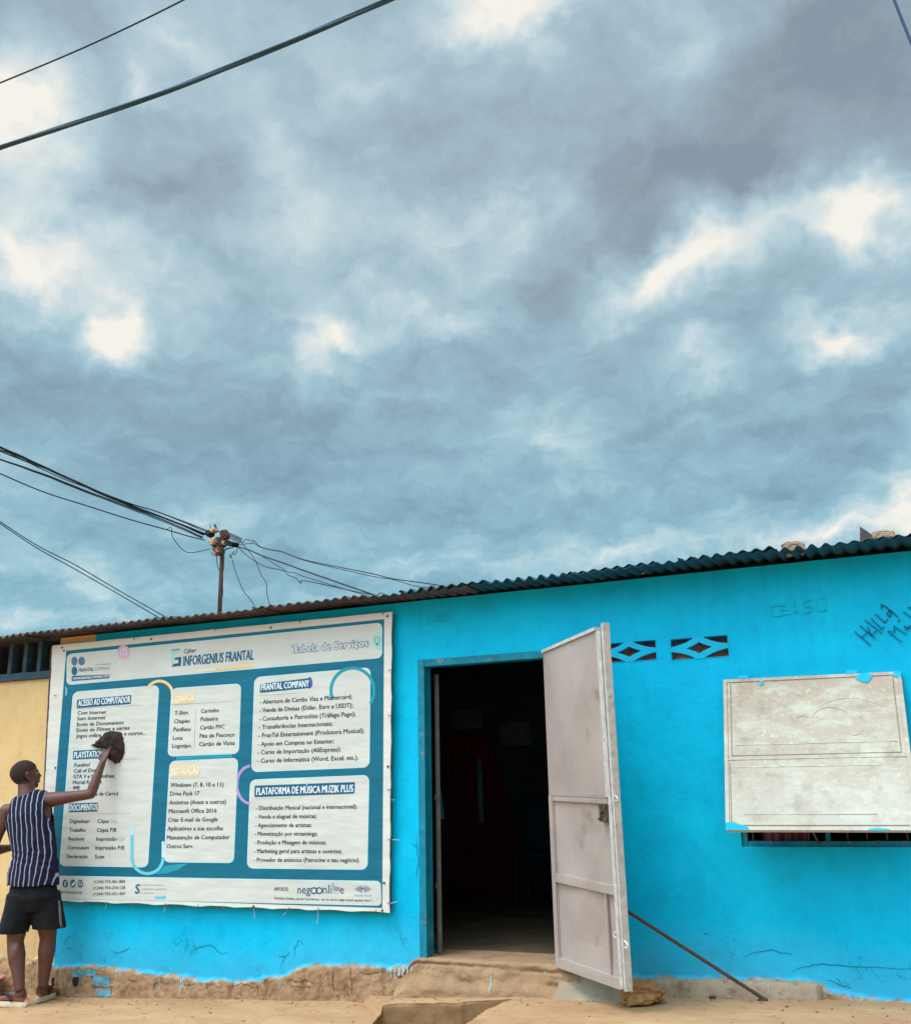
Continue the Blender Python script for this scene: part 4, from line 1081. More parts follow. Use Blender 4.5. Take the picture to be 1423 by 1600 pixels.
def panel(corners, r, name='panel'):
    o = rr_obj(name, corners, r, 2, M_pan, ban)
    out = MB(); a_ = rrect([ (corners[0][0]-.9, corners[0][1]-.9), (corners[1][0]+.9, corners[1][1]-.9), (corners[2][0]+.9, corners[2][1]+.9), (corners[3][0]-.9, corners[3][1]+.9)], r+.9, 1.5)
    out.poly(list(reversed(a_))).build('rim', M_rim, o); return o
def lines(parent, L, m=M_txt, lay=3.4, off=.021):
    B = MB()
    for l in L: text_into(B, *l, lay, off)
    return B.build('lettering', m, parent)
def heading(parent, s, c4, t5, col, off=.02, tm=None):
    tg = rr_obj('heading_tag', quadpx(*[(s, x, y) for x, y in c4]), 1.6, 3.2, col, parent)
    B = MB(); text_into(B, s, *t5, 4.4, off); B.build('heading_lettering', tm or M_wtx, parent)
# header strip
hs = panel([px_('A',112,370), px_('B',1050,150), px_('B',1050,388), px_('A',110,577)], 7, 'header_strip')
B = MB(); ellipse(B,'A',161,415,21,31,3); ellipse(B,'A',211,414,23,30,3); split_build(B, 'logo_dot', M_navy, hs)
B = MB(); ellipse(B,'A',161,483,20,31,3); split_build(B, 'logo_dot', M_teal, hs)
lines(hs, [('A',190,490,293,482,24,'FRANTAL')], M_txt, 3.4, .012)
lines(hs, [('A',300,481,412,473,22,'COMPANY'), ('A',310,445,413,438,9,'MR. GRANDEPOS')], M_grey, 3.4, .0)
heading(hs, 'A', [(143,518),(405,507),(403,533),(141,553)], (150,544,397,526,15,'WWW.FRANTALCOMPANY.COM'), M_tag, .03)
B = MB(); ellipse(B,'A',503,353,43,50,3); B.build('round_mark', M_pinkv, hs)
B = MB(); arcband(B,'A',503,353,22,26,4,-60,240,4); zpoly(B,'A',[(500,318),(504,318),(506,372),(501,372)],4); zpoly(B,'A',[(506,322),(520,328),(519,332),(506,328)],4); B.build('mark_outline', M_wtx, hs)
B = MB(); zpoly(B,'A',[(833,340),(893,332),(888,352),(862,368),(852,425),(834,447)],3); B.build('logo_shape', M_mint, hs)
B = MB(); zpoly(B,'A',[(836,453),(899,447),(903,385),(862,389),(858,405),(884,403),(883,428),(848,434)],4); B.build('logo_shape', M_tag, hs)
B = MB(); zpoly(B,'A',[(836,333),(893,326),(892,337),(836,345)],4); B.build('logo_shape', M_grey, hs)
lines(hs, [('A',920,360,1008,352,30,'Cyber')], M_txt, 3.4, .012)
lines(hs, [('A',917,447,1405,403,66,'INFORGENIUS FRANTAL')], M_tag, 3.4, .022)
B = MB(); zpoly(B,'A',[(1140,462),(1404,430),(1404,453),(1140,480)],3); B.build('underline', M_gold, hs)
B = MB(); zpoly(B,'A',[(1020,474),(1139,462),(1139,480),(1020,488)],3); B.build('underline', M_goldl, hs)
B = MB(); text_into(B,'B',428,358,957,310,50,'Tabela de Serviços',3.4,.06); B.build('title_outline', M_tag, hs)
B = MB(); text_into(B,'B',431,357,955,311,49,'Tabela de Serviços',4.8,.012); B.build('title_lettering', M_wtx, hs)
B = MB(); ellipse(B,'B',1028,275,40,63,3,32,1049); B.build('round_mark', M_mint, hs)
B = MB(); arcband(B,'B',1017,270,17,22,3,-60,240,4); zpoly(B,'B',[(1010,292),(1025,291),(1024,302),(1011,303)],4); B.build('mark_outline', M_tag, hs)
# left edge ring
B = MB(); arcband(B,'A',97,625,11,30,4,-90,90,2); arcband(B,'A',97,625,5,18,3,-90,90,2); B.build('ring', M_cyl, ban)
# panel 1
p1 = panel([px_('A',155,632), px_('A',747,585), px_('C',668,778), px_('C',60,768)], 8)
heading(p1, 'A', [(180,682),(556,650),(552,712),(177,742)], (186,728,548,701,42,'ACESSO AO COMPUTADOR'), M_tag)
heading(p1, 'A', [(152,1038),(366,1026),(362,1088),(150,1100)], (158,1089,360,1078,42,'PLAYSTATION'), M_tag)
heading(p1, 'C', [(123,338),(325,331),(322,392),(120,397)], (127,388,320,382,42,'DOCUMENTOS'), M_tag)
lines(p1, [('A',183,787,380,780,25,'Com Internet'),('A',180,826,375,818,25,'Sem Internet'),('A',178,868,502,853,26,'Envio de Documentos'),('A',175,908,543,890,26,'Envio de Filmes e séries'),
 ('A',172,948,655,925,26,'Jogos online, Free Fire e outros...'),('A',160,1150,265,1146,25,'Futebol'),('A',156,1190,325,1184,25,'Call of Duty'),('A',152,1229,438,1224,25,'GTA V e San Andreas'),('A',150,1270,350,1264,25,'Mortal Kombat'),('A',150,1308,196,1306,25,'WWE'),
 ('C',146,284,463,280,26,'NFS (Corrida de Carro)'),
 ('C',128,472,265,472,24,'Digitalizar'),('C',322,473,398,472,26,'Cópia'),('C',125,533,237,533,24,'Trabalho'),('C',317,534,452,534,26,'Cópia P/B'),('C',120,594,230,594,24,'Reclame'),('C',313,596,455,595,26,'Impressão'),
 ('C',112,655,260,656,24,'Curriculum'),('C',307,657,508,658,26,'Impressão P/B'),('C',107,716,253,717,24,'Declaração'),('C',303,719,367,719,26,'Scan')])
lines(p1, [('C',408,472,457,471,24,'Cor'),('C',465,596,510,595,24,'Cor')], M_cy, 3.4, .004)
B = MB(); zpoly(B,'A',[(180,745),(625,719),(625,721),(180,747)],2.6); zpoly(B,'A',[(350,1102),(600,1093),(600,1095),(350,1104)],2.6); zpoly(B,'C',[(330,408),(555,405),(555,407),(330,410)],2.6); B.build('rule', M_grey, p1)
# panel 2
p2 = panel([px_('A',840,607), px_('A',1316,573), px_('A',1300,1055), px_('A',812,1075)], 8)
heading(p2, 'A', [(855,650),(995,635),(993,702),(853,716)], (861,700,990,688,40,'GRÁFICA'), M_gold)
lines(p2, [('A',858,788,950,785,27,'T-Shirt'),('A',853,846,960,842,27,'Chapéu'),('A',849,903,970,900,27,'Panfleto'),('A',845,962,913,961,27,'Lona'),('A',840,1018,970,1014,27,'Logotipo'),
 ('A',1040,775,1165,768,27,'Carimbo'),('A',1038,832,1158,826,27,'Pulseira'),('A',1035,890,1203,882,27,'Cartão PVC'),('A',1031,948,1273,937,27,'Fita de Pescoço'),('A',1028,1006,1275,996,27,'Cartão de Visita')])
B = MB(); zpoly(B,'A',[(1004,745),(1006,745),(994,1025),(992,1025)],2.6); zpoly(B,'A',[(853,718),(1290,690),(1290,692),(853,720)],2.6); B.build('rule', M_grey, p2)
# panel 3
p3 = panel([px_('A',827,1113), px_('A',1295,1090), px_('C',1265,748), px_('C',785,742)], 8)
heading(p3, 'C', [(830,78),(1032,70),(1030,145),(828,150)], (836,138,1028,128,45,'INSTALAÇÃO'), M_gold)
lines(p3, [('C',828,222,1195,218,28,'Windows (7, 8, 10 e 11)'),('C',825,283,1028,279,28,'Drive Pack 17'),('C',820,344,1213,338,28,'Antivirus (Avast e outros)'),('C',816,404,1148,400,28,'Microsoft Office 2016'),('C',812,465,1155,460,28,'Criar E-mail da Google'),
 ('C',808,525,1193,522,28,'Aplicativos a sua escolha'),('C',804,587,1238,584,28,'Manutenção de Computador'),('C',801,648,985,647,28,'Outros Serv.')])
B = MB(); zpoly(B,'C',[(828,163),(1075,157),(1075,159),(828,165)],2.6); B.build('rule', M_grey, p3)
# panel 4
p4 = panel([px_('B',170,530), px_('B',970,460), px_('B',962,1150), px_('B',148,1183)], 9)
B = MB(); ellipse(B,'B',550,565,20,40,3.0); B.build('tag_cap', banner_mat('vinyl_violet', lin(96,80,180)), p4)
heading(p4, 'B', [(207,573),(555,531),(553,600),(203,635)], (213,619,546,591,44,'FRANTAL COMPANY'), M_tag)
lines(p4, [('B',203,713,843,675,29,'- Abertura de Cartão Visa e Mastercard;'),('B',202,771,850,735,29,'- Venda de Divisas (Dólar, Euro e USDT);'),('B',199,830,868,795,29,'- Consultoria e Patrocínio (Tráfego Pago);'),('B',197,888,706,862,29,'- Transferências Internacionais;'),
 ('B',195,946,928,911,29,'- FranTal Entertainment (Produtora Musical);'),('B',191,1005,718,985,29,'- Apoio em Compras no Exterior;'),('B',189,1063,765,1041,29,'- Curso de Importação (AliExpress);'),('B',187,1122,888,1099,29,'- Curso de Informática (Word, Excel, etc.).')])
B = MB(); zpoly(B,'B',[(203,654),(460,638),(460,640),(203,656)],2.6); B.build('rule', M_grey, p4)
# panel 5
p5 = panel([px_('D',140,175), px_('D',961,142), px_('D',948,795), px_('D',118,785)], 9)
heading(p5, 'D', [(168,213),(865,188),(860,268),(166,293)], (180,277,852,256,48,'PLATAFORMA DE MÚSICA MUZIK PLUS'), M_tag)
lines(p5, [('D',177,383,878,371,28,'- Distribuição Musical (nacional e internacional);'),('D',173,442,597,438,28,'- Venda e aluguel de músicas;'),('D',170,502,562,500,28,'- Agenciamento de artistas;'),('D',167,561,603,560,28,'- Monetização por streamings;'),
 ('D',165,621,663,621,28,'- Produção e Mixagem de músicas;'),('D',163,681,773,683,28,'- Marketing geral para artistas e ouvintes;'),('D',161,742,897,745,28,'- Provedor de anúncios (Patrocine o teu negócio).')])
B = MB(); zpoly(B,'D',[(166,305),(425,297),(425,299),(166,307)],2.6); B.build('rule', M_grey, p5)
# footer
ft = panel([(84.,1369.5), px_('D',1040,880), px_('D',1045,1045), (82.,1403.)], 6, 'footer_strip')
B = MB()
for cx in (97,150,202): ellipse(B,'C',cx,894,19,28,3)
split_build(B, 'social_icon', M_tag, ft)
B = MB(); text_into(B,'C',90,912,103,912,34,'f',4,.03); zpoly(B,'C',[(137,884),(146,895),(152,893),(154,882),(162,882),(164,888),(160,904),(148,912),(136,908),(146,903)],4); arcband(B,'C',202,894,10,15,3.5,0,360,4); arcband(B,'C',203,893,4,6,3,150,330,4); B.build('icon_glyph', M_wtx, ft)
lines(ft, [('C',2,962,212,962,19,'Frantal Company'),('C',293,892,512,890,21,'(+244) 975-061-804'),('C',292,935,512,932,21,'(+244) 954-254-128'),('C',290,977,512,974,21,'(+244) 952-431-469'),
 ('D',303,943,403,944,24,'APOIOS:'),('D',305,1003,980,1020,17,'Somos todos seres humanos, eu te amo seja você quem for !')], M_txt, 3.4, .012)
lines(ft, [('C',583,963,612,963,64,'S')], M_tag, 3.4, .03)
lines(ft, [('C',618,908,782,908,10,'ua coleção com extrema'),('C',618,936,798,938,10,'confiabilidade e excelência'),('C',618,964,712,964,10,'ao seu alcance.'),('D',862,982,978,986,12,'MUZIK PLUS')], M_grey, 3.4, .004)
B = MB(); zpoly(B,'C',[(720,984),(796,978),(796,1001),(720,999)],3); B.build('bar', M_cy, ft)
B = MB(); text_into(B,'D',466,963,554,963,58,'neg',3.4,.0); text_into(B,'D',640,963,704,963,60,'nli',3.4,.0); text_into(B,'D',757,963,787,963,58,'e',3.4,.0)
arcband(B,'D',579,943,20,20,8,0,360,3.4); arcband(B,'D',616,943,20,20,8,0,360,3.4); B.build('lettering', M_tag, ft)
B = MB(); zpoly(B,'D',[(712,915),(758,918),(750,945),(718,945)],3.4); zpoly(B,'D',[(706,888),(716,888),(720,915),(714,915)],3.4); ellipse(B,'D',725,960,4,5,3.4,12); ellipse(B,'D',742,960,4,5,3.4,12); split_build(B, 'cart_logo', M_grey, ft)
B = MB()
for k, hh_ in enumerate([4,10,18,26,20,34]):
    for sgn in (-1, 1):
        x = 920+sgn*(54-k*8.2); zpoly(B,'D',[(x-2,932-hh_*.8),(x+2,932-hh_*.8),(x+2,932+hh_*.8),(x-2,932+hh_*.8)],3.4)
text_into(B,'D',908,946,933,946,28,'M',3.9,.03); B.build('sound_logo', M_navy, ft)
# coloured arcs
B = MB(); arcband(B,'A',752,648,92,95,20,20,150,3.0); B.build('arc', M_gold, ban)
B = MB(); zpoly(B,'A',[(829,615),(849,615),(852,700),(840,720)],3.0); B.build('arc', M_goldl, ban)
B = MB(); arcband(B,'B',848,620,150,158,22,-35,200,3.0); B.build('arc', M_lt, ban)
B = MB(); arcband(B,'D',140,207,96,130,20,92,268,1.8); B.build('arc', M_pur, ban)
B = MB(); zpoly(B,'D',[(130,318),(330,308),(330,330),(130,344)],3.0); B.build('arc', M_pinkv, p5) if False else None
B = MB(); arcband(B,'C',669,715,108,110,22,180,360,3.0); zpoly(B,'C',[(551,560),(573,560),(572,715),(550,715)],3.0); B.build('arc', M_cy, ban)
B = MB(); zpoly(B,'C',[(555,475),(574,475),(573,559),(551,559)],3.0); zpoly(B,'C',[(768,600),(786,600),(786,712),(767,712)],1.3); B.build('arc', M_cyl, ban)
B = MB(); zpoly(B,'C',[(725,828),(790,770),(950,752),(880,800),(800,822)],1.2); zpoly(B,'A',[(870,1080),(1255,1058),(1255,1082),(870,1104)],1.2); split_build(B, 'swoosh', M_lt, ban)
# grommets and ties round the hem
B = MB()
for (x, y) in [(97,1012.),(100,1017),(236,999),(423,981),(605,963),(606,1198),(597,1423),(396,1417),(86.5,1200),(600,1380)]:
    q = at(x, y, BY-.002); B.tube([q, q+Vector((0, -.003, 0))], .008, 10)
split_build(B, 'grommet', M_rust, ban)
B = MB()
for (x, y, dx, dy) in [(335,986,3,-5),(467,974,3,-6),(597,961,3,-6),(210,1000,-2,-4),(606,1046.5,7,1),(606,1118,8,.5),(605,1234,8,.5),(606,1312,8,.5),(605,1412,8,-3),(133,1408,1,6),(166,1410,1,7),(205,1411,2,7),(258,1412,1,6),(309,1414,-1,8),(350,1416,-4,8),(497,1419,1,9),(452,1418,-6,9),(587,1422,-1,5),(88,1087.,-6,0)]:
    q0, q1, q2 = at(x, y, BY-.003), at(x+dx*.5, y+dy*.5, BY-.012), at(x+dx, y+dy, -.03); B.tube(spline([q0, q1, q2], 3), .0022, 5)
split_build(B, 'tie', M_wood, ban)
B = MB()
for (x, y, dx, dy) in [(396,1420,1,15),(450,1422,-8,8),(497,1422,-2,22),(166,1413,-2,8),(258,1416,-2,10),(609,1312,14,1),(610,1412,10,-3),(608,1250,8,0)]:
    q0, q1 = at(x, y, -.055), at(x+dx, y+dy, -.03); B.tube([q0, (q0+q1)/2+Vector((.004, 0, 0)), q1], .0016, 5)
split_build(B, 'loose_string', M_white, ban)

# ------------------------------------------------------------------ rebar and stones on the pavement
p0 = at(1194, 1564, -.14); p0.z = max(p0.z, HG(p0.x, p0.y)+.008); p1 = at(975, 1421, -.36)
p1 = p0+(p1-p0)*1.12
rb = MB(); L = (p1-p0).length; nseg = 150
rb.tube([p0.lerp(p1, k/nseg) for k in range(nseg+1)], [.0095+(.0018 if k % 2 else -.0008) for k in range(nseg+1)], 8)
q = p0; rb.tube(spline([p0+(p1-p0)*.01, p0+Vector((.012,-.004,-.004)), p0+Vector((-.004,-.014,-.010)), p0+Vector((-.03,-.01,-.002))], 4), .0095, 8)
tag(recentre(rb.build('reinforcing_bar', M_rust, smooth=True)), 'rusty ribbed steel bar leaning against the back of the open door', 'metal bar')
ps = atz(1006, 1563, .275)
stn = MB(); stn.rock((ps.x, ps.y-.02, HG(ps.x, ps.y)+.052), .125, .085, .064, 23, .42, .25, .8)
tag(recentre(stn.build('stone', M_stone2, smooth=False)), 'rough orange-brown stone wedged at the foot of the open door', 'stone')
deb = [(at(x, y, -.05*0), r_) for x, y, r_ in []]
for i, (px, py, r_, lab) in enumerate([(112,1557,.012,'tiny pale pebble by the footing, below the larger hole'),(178,1553,.010,'tiny pale pebble right of the light blue paint patch'),(1138,1561,.02,'flat pale cement chip by the kerb near the bar'),(1113,1561,.022,'dark brown chip of wood at the kerb foot')]):
    q = at(px, py, -.09); m_ = M_conc if i < 3 else M_rust
    tag(recentre(MB().rock((q.x, q.y, HG(q.x, q.y)+r_*.3), r_, r_*.7, r_*.45, i+40, .3).build('pebble', m_, smooth=False)), lab, 'pebble')
gr = MB(); random.seed(11)
for i in range(420):
    gx_ = random.uniform(-6.8, .6); gy_ = -abs(random.gauss(0, .28))-.06; q = Vector((gx_, gy_, HG(gx_, gy_)+.001)); r0 = random.choice([.003, .004, .006, .010]); n0 = len(gr.v)
    if sdpoly(notch, gx_, gy_) < .03: continue
    for k in range(6): a_ = k*PI/3; gr.v.append(q+Vector((r0*math.cos(a_)*random.uniform(.6, 1.2), r0*math.sin(a_)*random.uniform(.6, 1.2), 0)))
    gr.v.append(q+Vector((0, 0, r0*.7))); gr.f += [(n0+k, n0+(k+1) % 6, n0+6) for k in range(6)]
tag(gr.build('grit', mat('grit', lin(136,106,80), .95, .5, 12)), 'scattered tiny grit on the dusty pavement', 'grit', kind='stuff')
# pink basin peeping in at the left edge
bc_ = atz(-38, 1530, .12)
bn_ = MB()
prof = [(.10, 0), (.15, .05), (.19, .12), (.205, .125), (.20, .135), (.18, .12), (.14, .05), (.09, .015)]
for r_, z_ in prof:
    for k in range(32): bn_.v.append(Vector((bc_.x+r_*math.cos(2*PI*k/32), bc_.y+r_*math.sin(2*PI*k/32), HG(bc_.x, bc_.y)+z_)))
for j in range(len(prof)-1):
    for k in range(32): q = j*32+k; q2 = j*32+(k+1) % 32; bn_.f.append((q, q2, q2+32, q+32))
bn_.f.append(tuple(reversed(range(32)))); bn_.f.append(tuple(7*32+k for k in range(32)))
tag(recentre(bn_.build('plastic_basin', mat('pink_plastic', lin(200,110,120), .5, .1), smooth=True)), 'pink plastic basin on the ground at the left edge behind the person', 'basin')

# ------------------------------------------------------------------ pole and cables
PY = 1.0
pb_ = at(343, 962, PY); pt_ = at(347, 862, PY)
pole = thing('utility_pole', 'thin rusty service pole with tangled junction boxes above the roof', 'pole', (pb_.x, PY, roofz(PY)-.02))
MB().tube([Vector((pb_.x, PY, roofz(PY)-.02)), pb_.lerp(pt_, .5), at(348, 838, PY)], [.021, .020, .017], 10).build('mast', M_rust, pole, smooth=True)
cb = MB(); 
cb.tube(spline([at(338,868,PY), at(340,885,PY), at(345,900,PY), at(348,925,PY), at(344,950,PY)], 5), .004, 6); cb.tube(spline([at(350,865,PY-.03), at(349,890,PY-.03), at(345,915,PY-.03), at(346,940,PY-.03), at(343,955,PY-.03)], 5), .005, 6)
cb.build('drop_wire', mat('red_brown_wire', lin(110,70,66), .6, .2), pole, smooth=True)
M_cream = mat('torn_cream_plastic', lin(206,178,146), .8, .3, 20, .3); M_brown = mat('brown_box', lin(96,62,58), .8, .35, 20, .4); M_org = mat('orange_box', lin(180,120,86), .8, .3, 20, .3)
def jbox(px, py, s1, s2, m, rot, y=PY-.03, name='junction_box'):
    c = at(px, py, y); b = MB(); b.rock(c, s1, .045, s2, px*.37, .35, 0, .5)
    ca_, sa = math.cos(rot), math.sin(rot)
    b.v = [c+Vector(((v.x-c.x)*ca_-(v.z-c.z)*sa, v.y-c.y, (v.x-c.x)*sa+(v.z-c.z)*ca_)) for v in b.v]
    b.build(name, m, pole)
jbox(334.5, 829, .038, .022, M_cream, .3); jbox(333, 847, .036, .034, M_cream, -.2, PY-.06); jbox(341, 861, .045, .035, M_org, .4); jbox(351, 836, .04, .05, M_brown, .5, PY-.05)
jbox(344, 848, .05, .055, M_brown, .1, PY); jbox(328, 834, .035, .03, M_cable, .3); jbox(362, 850, .07, .022, M_cable, -.2); jbox(354, 848, .04, .03, M_cream, -.4, PY-.01)
sp_ = MB()
sp_.tube([at(328.5, 819, PY), at(328.8, 836, PY)], .003, 6); sp_.tube([at(335, 820, PY), at(339, 826, PY), at(346, 834, PY)], [.010, .007, .003], 6)
split_build(sp_, 'spike', M_cable, pole)
co_ = MB()
a0, a1 = at(357, 836, PY), at(377, 845, PY); pts = []
for k in range(90):
    t = k/89; pts.append(a0.lerp(a1, t)+Vector((.012*math.cos(k*.55), .02*math.sin(k*.55), .026*math.sin(k*.55))))
co_.tube(pts, .0032, 5)
pts = spline([at(x, y, PY) for x, y in [(377,845),(379,848),(382,844),(386,843),(392,845),(396,844),(397,846),(394,848)]], 4); co_.tube(pts, .0032, 5)
for off in range(5):
    pts = [at(341+9*math.cos(t+off)+random.uniform(-2, 2), 856+8*math.sin(t*1.3+off)+random.uniform(-2, 2), PY-.05-.01*off) for t in [k*.5 for k in range(9)]]
    co_.tube(spline(pts, 4), .003, 5)
pts = spline([at(x, y, PY) for x, y in [(347,868),(353,859),(362,856),(369,852),(370,860),(367,867),(364,864),(366,861),(361,868),(359,866),(362,872),(358,869)]], 4); co_.tube(pts, .0035, 5)
pts = spline([at(x, y, PY) for x, y in [(330,862),(333,867),(343,868),(352,858),(366,855)]], 4); co_.tube(pts, .0035, 5)
co_.build('tangled_wire', M_cable, pole, smooth=True)
G1 = 'black service wires running to the pole'
Z7 = lambda L: [(x/3.388, 680+y/3.388) for x, y in L]
Z8 = lambda L: [(280+x/7.115, 800+y/7.115) for x, y in L]
Z3 = lambda L: [(560+x/3.234, 820+y/3.234) for x, y in L]
def cable(L, ya, yb, r, label, m=M_cable, group=G1, name='overhead_wire', ext=0, wob=0.0):
    n = len(L)-1; d0 = (L[0][0]-L[1][0], L[0][1]-L[1][1])
    if ext: L = [(L[0][0]+d0[0]*ext, L[0][1]+d0[1]*ext)]+L; n += 1
    P = [at(x, y, ya+(yb-ya)*(i/n)) for i, (x, y) in enumerate(L)]
    P = spline(P, 10)
    if wob: P = [p+Vector((0, 0, wob*noise.noise(p*6))) for p in P]
    o = MB().tube(P, r, 7).build(name, m, smooth=True)
    return tag(recentre(o), label, 'wire', group)
A_ = [(0,65),(170,140),(400,245),(640,350),(850,420),(1095,510)]
bun = [([(0,65),(170,142),(400,247),(640,350),(850,432),(1095,525)], .0085, 'thickest black wire of the bundle left of the pole'),
 ([(0,60),(170,136),(400,243),(640,345),(850,412),(1100,505)], .005, 'topmost wire of the bundle left of the pole'),
 ([(0,84),(120,132),(330,212),(520,305),(700,380),(900,452),(1080,528)], .006, 'wire weaving under the thick one in the left bundle'),
 ([(0,78),(60,100),(300,215),(520,300),(700,366),(870,420),(1095,512)], .004, 'thin wire crossing the middle of the left bundle'),
 ([(0,128),(230,206),(460,296),(640,365),(860,447),(1075,540)], .006, 'lower wire that joins the left bundle halfway'),
 ([(0,130),(230,212),(460,303),(640,372),(860,455),(1070,545)], .004, 'thin bottom wire hugging the left bundle')]
for i, (L, r, lab) in enumerate(bun): cable(Z7(L), -1.2, PY-.03-.01*i, r, lab, ext=.8, wob=.004)
cable(Z7([(0,203),(230,300),(480,380),(700,450),(880,500),(1000,535),(1085,556)]), -1.2, PY, .005, 'single wire sagging below the left bundle', ext=.5)
cable(Z7([(880,500),(905,490),(915,540),(960,600),(1010,622),(1110,603)]), .7, PY, .0035, 'short loose loop hanging just left of the pole head')
cable(Z7([(0,458),(200,586),(400,688),(600,806),(885,968)]), -1.0, .5, .004, 'upper of the two wires sloping down to the roof at left', ext=.4)
cable(Z7([(0,468),(190,594),(380,700),(590,820),(850,972)]), -1.0, .5, .004, 'lower of the two wires sloping down to the roof at left', ext=.4)
cable(Z8([(830,320),(900,385),(1020,420),(1140,440),(1423,540)])+Z3([(60,245),(170,272),(370,300),(490,322)]), PY, .1, .004, 'wire from the coil right of the pole, ending farthest right on the roof')
cable(Z8([(640,370),(740,355),(830,352),(900,392),(1020,424),(1150,448),(1423,548)])+Z3([(60,258),(170,276),(300,312),(460,325)]), PY, .12, .003, 'thin wire twinned with the upper right one')
cable(Z8([(640,385),(780,425),(930,490),(1160,570),(1423,665)])+Z3([(50,345),(100,362)]), PY, .1, .006, 'thick middle wire running right from the pole to the roof')
cable(Z8([(660,400),(760,490),(840,545),(960,610),(1150,650),(1210,700),(1300,740),(1350,790),(1423,770)])+Z3([(60,352),(110,345),(150,360)]), PY, .1, .0035, 'kinked lowest wire right of the pole')
cable(Z8([(930,500),(1050,570),(1210,665),(1290,680),(1423,730)])+Z3([(30,355),(90,368)]), PY-.15, .1, .003, 'thin wire splitting off the thick middle one')
cable(Z8([(590,530),(620,650),(710,870),(780,960),(868,1090)]), PY, .6, .0035, 'loose wire dropping to the roof, nearest the pole')
cable(Z8([(670,320),(770,430),(850,550),(900,680),(970,800),(975,920),(1025,1092)]), PY, .5, .0035, 'loose kinked wire dropping to the roof, farther right of the pole')
# heavy twisted cable over the street
P = spline([at(x, y, -3.1) for x, y in [(-120,275),(0,230),(150,181),(300,127),(450,66),(600,2),(760,-72)]], 30)
tw = MB()
for k in range(3):
    pts = []
    for i, p in enumerate(P):
        d = (P[min(i+1, len(P)-1)]-P[max(i-1, 0)]).normalized(); u = d.cross(Vector((0, 1, 0))).normalized(); v = d.cross(u); t = i*.05+k*2*PI/3
        pts.append(p+u*.0055*math.cos(t)+v*.0055*math.sin(t))
    tw.tube(pts, .0078, 8)
tag(recentre(tw.build('twisted_cable', M_cabblue, smooth=True)), 'thick twisted power cable crossing the sky at upper left', 'cable')
cable([(-60,153),(0,129),(110,83),(200,42),(285,0),(380,-50)], -3.2, -3.2, .0042, 'thin single wire above the thick twisted cable at top left', group='high wires over the street')
cable([(1370,-70),(1397,0),(1423,65),(1460,150)], -3.2, -3.2, .0048, 'short stretch of blue wire at the top right corner', M_cableb, group='high wires over the street')

# ------------------------------------------------------------------ the person cleaning the banner
GZ = HG(-6.15, -.35)
per = thing('person', 'person in striped sleeveless top and black shorts wiping the banner, seen from behind', 'person', (-6.14, -.36, GZ))
M_skin = mat('dark_skin', lin(98,58,45), .5, .12, 14, .1, 120, spec=.45)
M_hair = mat('cropped_hair', lin(64,46,41), .95, .35, 80, .6, 300)
def remesh(B, voxel, smooth=5, fac=.5):
    me = bpy.data.meshes.new('r'); me.from_pydata([tuple(v) for v in B.v], [], B.f)
    bm = bmesh.new(); bm.from_mesh(me); bmesh.ops.remove_doubles(bm, verts=bm.verts, dist=1e-6); bmesh.ops.recalc_face_normals(bm, faces=bm.faces); bm.to_mesh(me); bm.free()
    ob = bpy.data.objects.new('r', me); C.objects.link(ob)
    md = ob.modifiers.new('r', 'REMESH'); md.mode = 'VOXEL'; md.voxel_size = voxel
    if smooth: ms = ob.modifiers.new('s', 'SMOOTH'); ms.iterations = smooth; ms.factor = fac
    bpy.context.view_layer.update(); dg = bpy.context.evaluated_depsgraph_get(); ev = ob.evaluated_get(dg); m2 = ev.to_mesh()
    out = MB(); out.v = [v.co.copy() for v in m2.vertices]; out.f = [tuple(p.vertices) for p in m2.polygons]; out.nrm = [v.normal.copy() for v in m2.vertices]
    ev.to_mesh_clear(); C.objects.unlink(ob); bpy.data.objects.remove(ob); bpy.data.meshes.remove(me); return out
def crop(B, keep, off=0.0, disp=None):
    out = MB(); k = [keep(v) for v in B.v]; mp = {}
    for f_ in B.f:
        if all(k[i] for i in f_):
            idx = []
            for i in f_:
                if i not in mp:
                    mp[i] = len(out.v); out.v.append(B.v[i]+B.nrm[i]*(off+(disp(B.v[i]) if disp else 0)))
                idx.append(mp[i])
            out.f.append(tuple(idx))
    return out
LAT = Vector((.93, .36, 0)).normalized(); FWD = Vector((-.36, .93, 0)).normalized()
shR, shL = at(72, 1251, -.31), at(11, 1268, -.44)
elR, wrR = at(142, 1241, -.235), at(160, 1192, -.16)
elL, wrL = at(-13, 1330, -.50), at(18, 1325, -.30)
hipL, hipR = at(33, 1405, -.42), at(71, 1402, -.31)
knL, knR = at(24, 1472, -.43), at(75, 1466, -.27)
anL, anR = at(31, 1549, -.455), at(67, 1543, -.275)
hlL, toL = atz(39, 1574, .0), atz(2, 1571, .0)
hlR, toR = atz(58, 1567, .0), atz(90, 1553.5, .0)
B = MB()
T = [((52,1412,-.365),.13,.095),((52,1400,-.365),.158,.108),((52,1378,-.365),.148,.102),((54,1350,-.365),.125,.088),((53,1325,-.365),.128,.090),((49,1295,-.368),.145,.098),((46,1274,-.37),.158,.096),((44,1259,-.37),.150,.080),((43,1250,-.37),.105,.065),((42,1244,-.37),.062,.058)]
B.tube([at(*t[0]) for t in T], [t[1] for t in T], 28, ry=[t[2] for t in T], side=LAT)
nk0, nk1 = at(42, 1249, -.37), at(41, 1224, -.36)
B.tube([nk0, nk0.lerp(nk1, .5), nk1], [.070, .061, .060], 20)
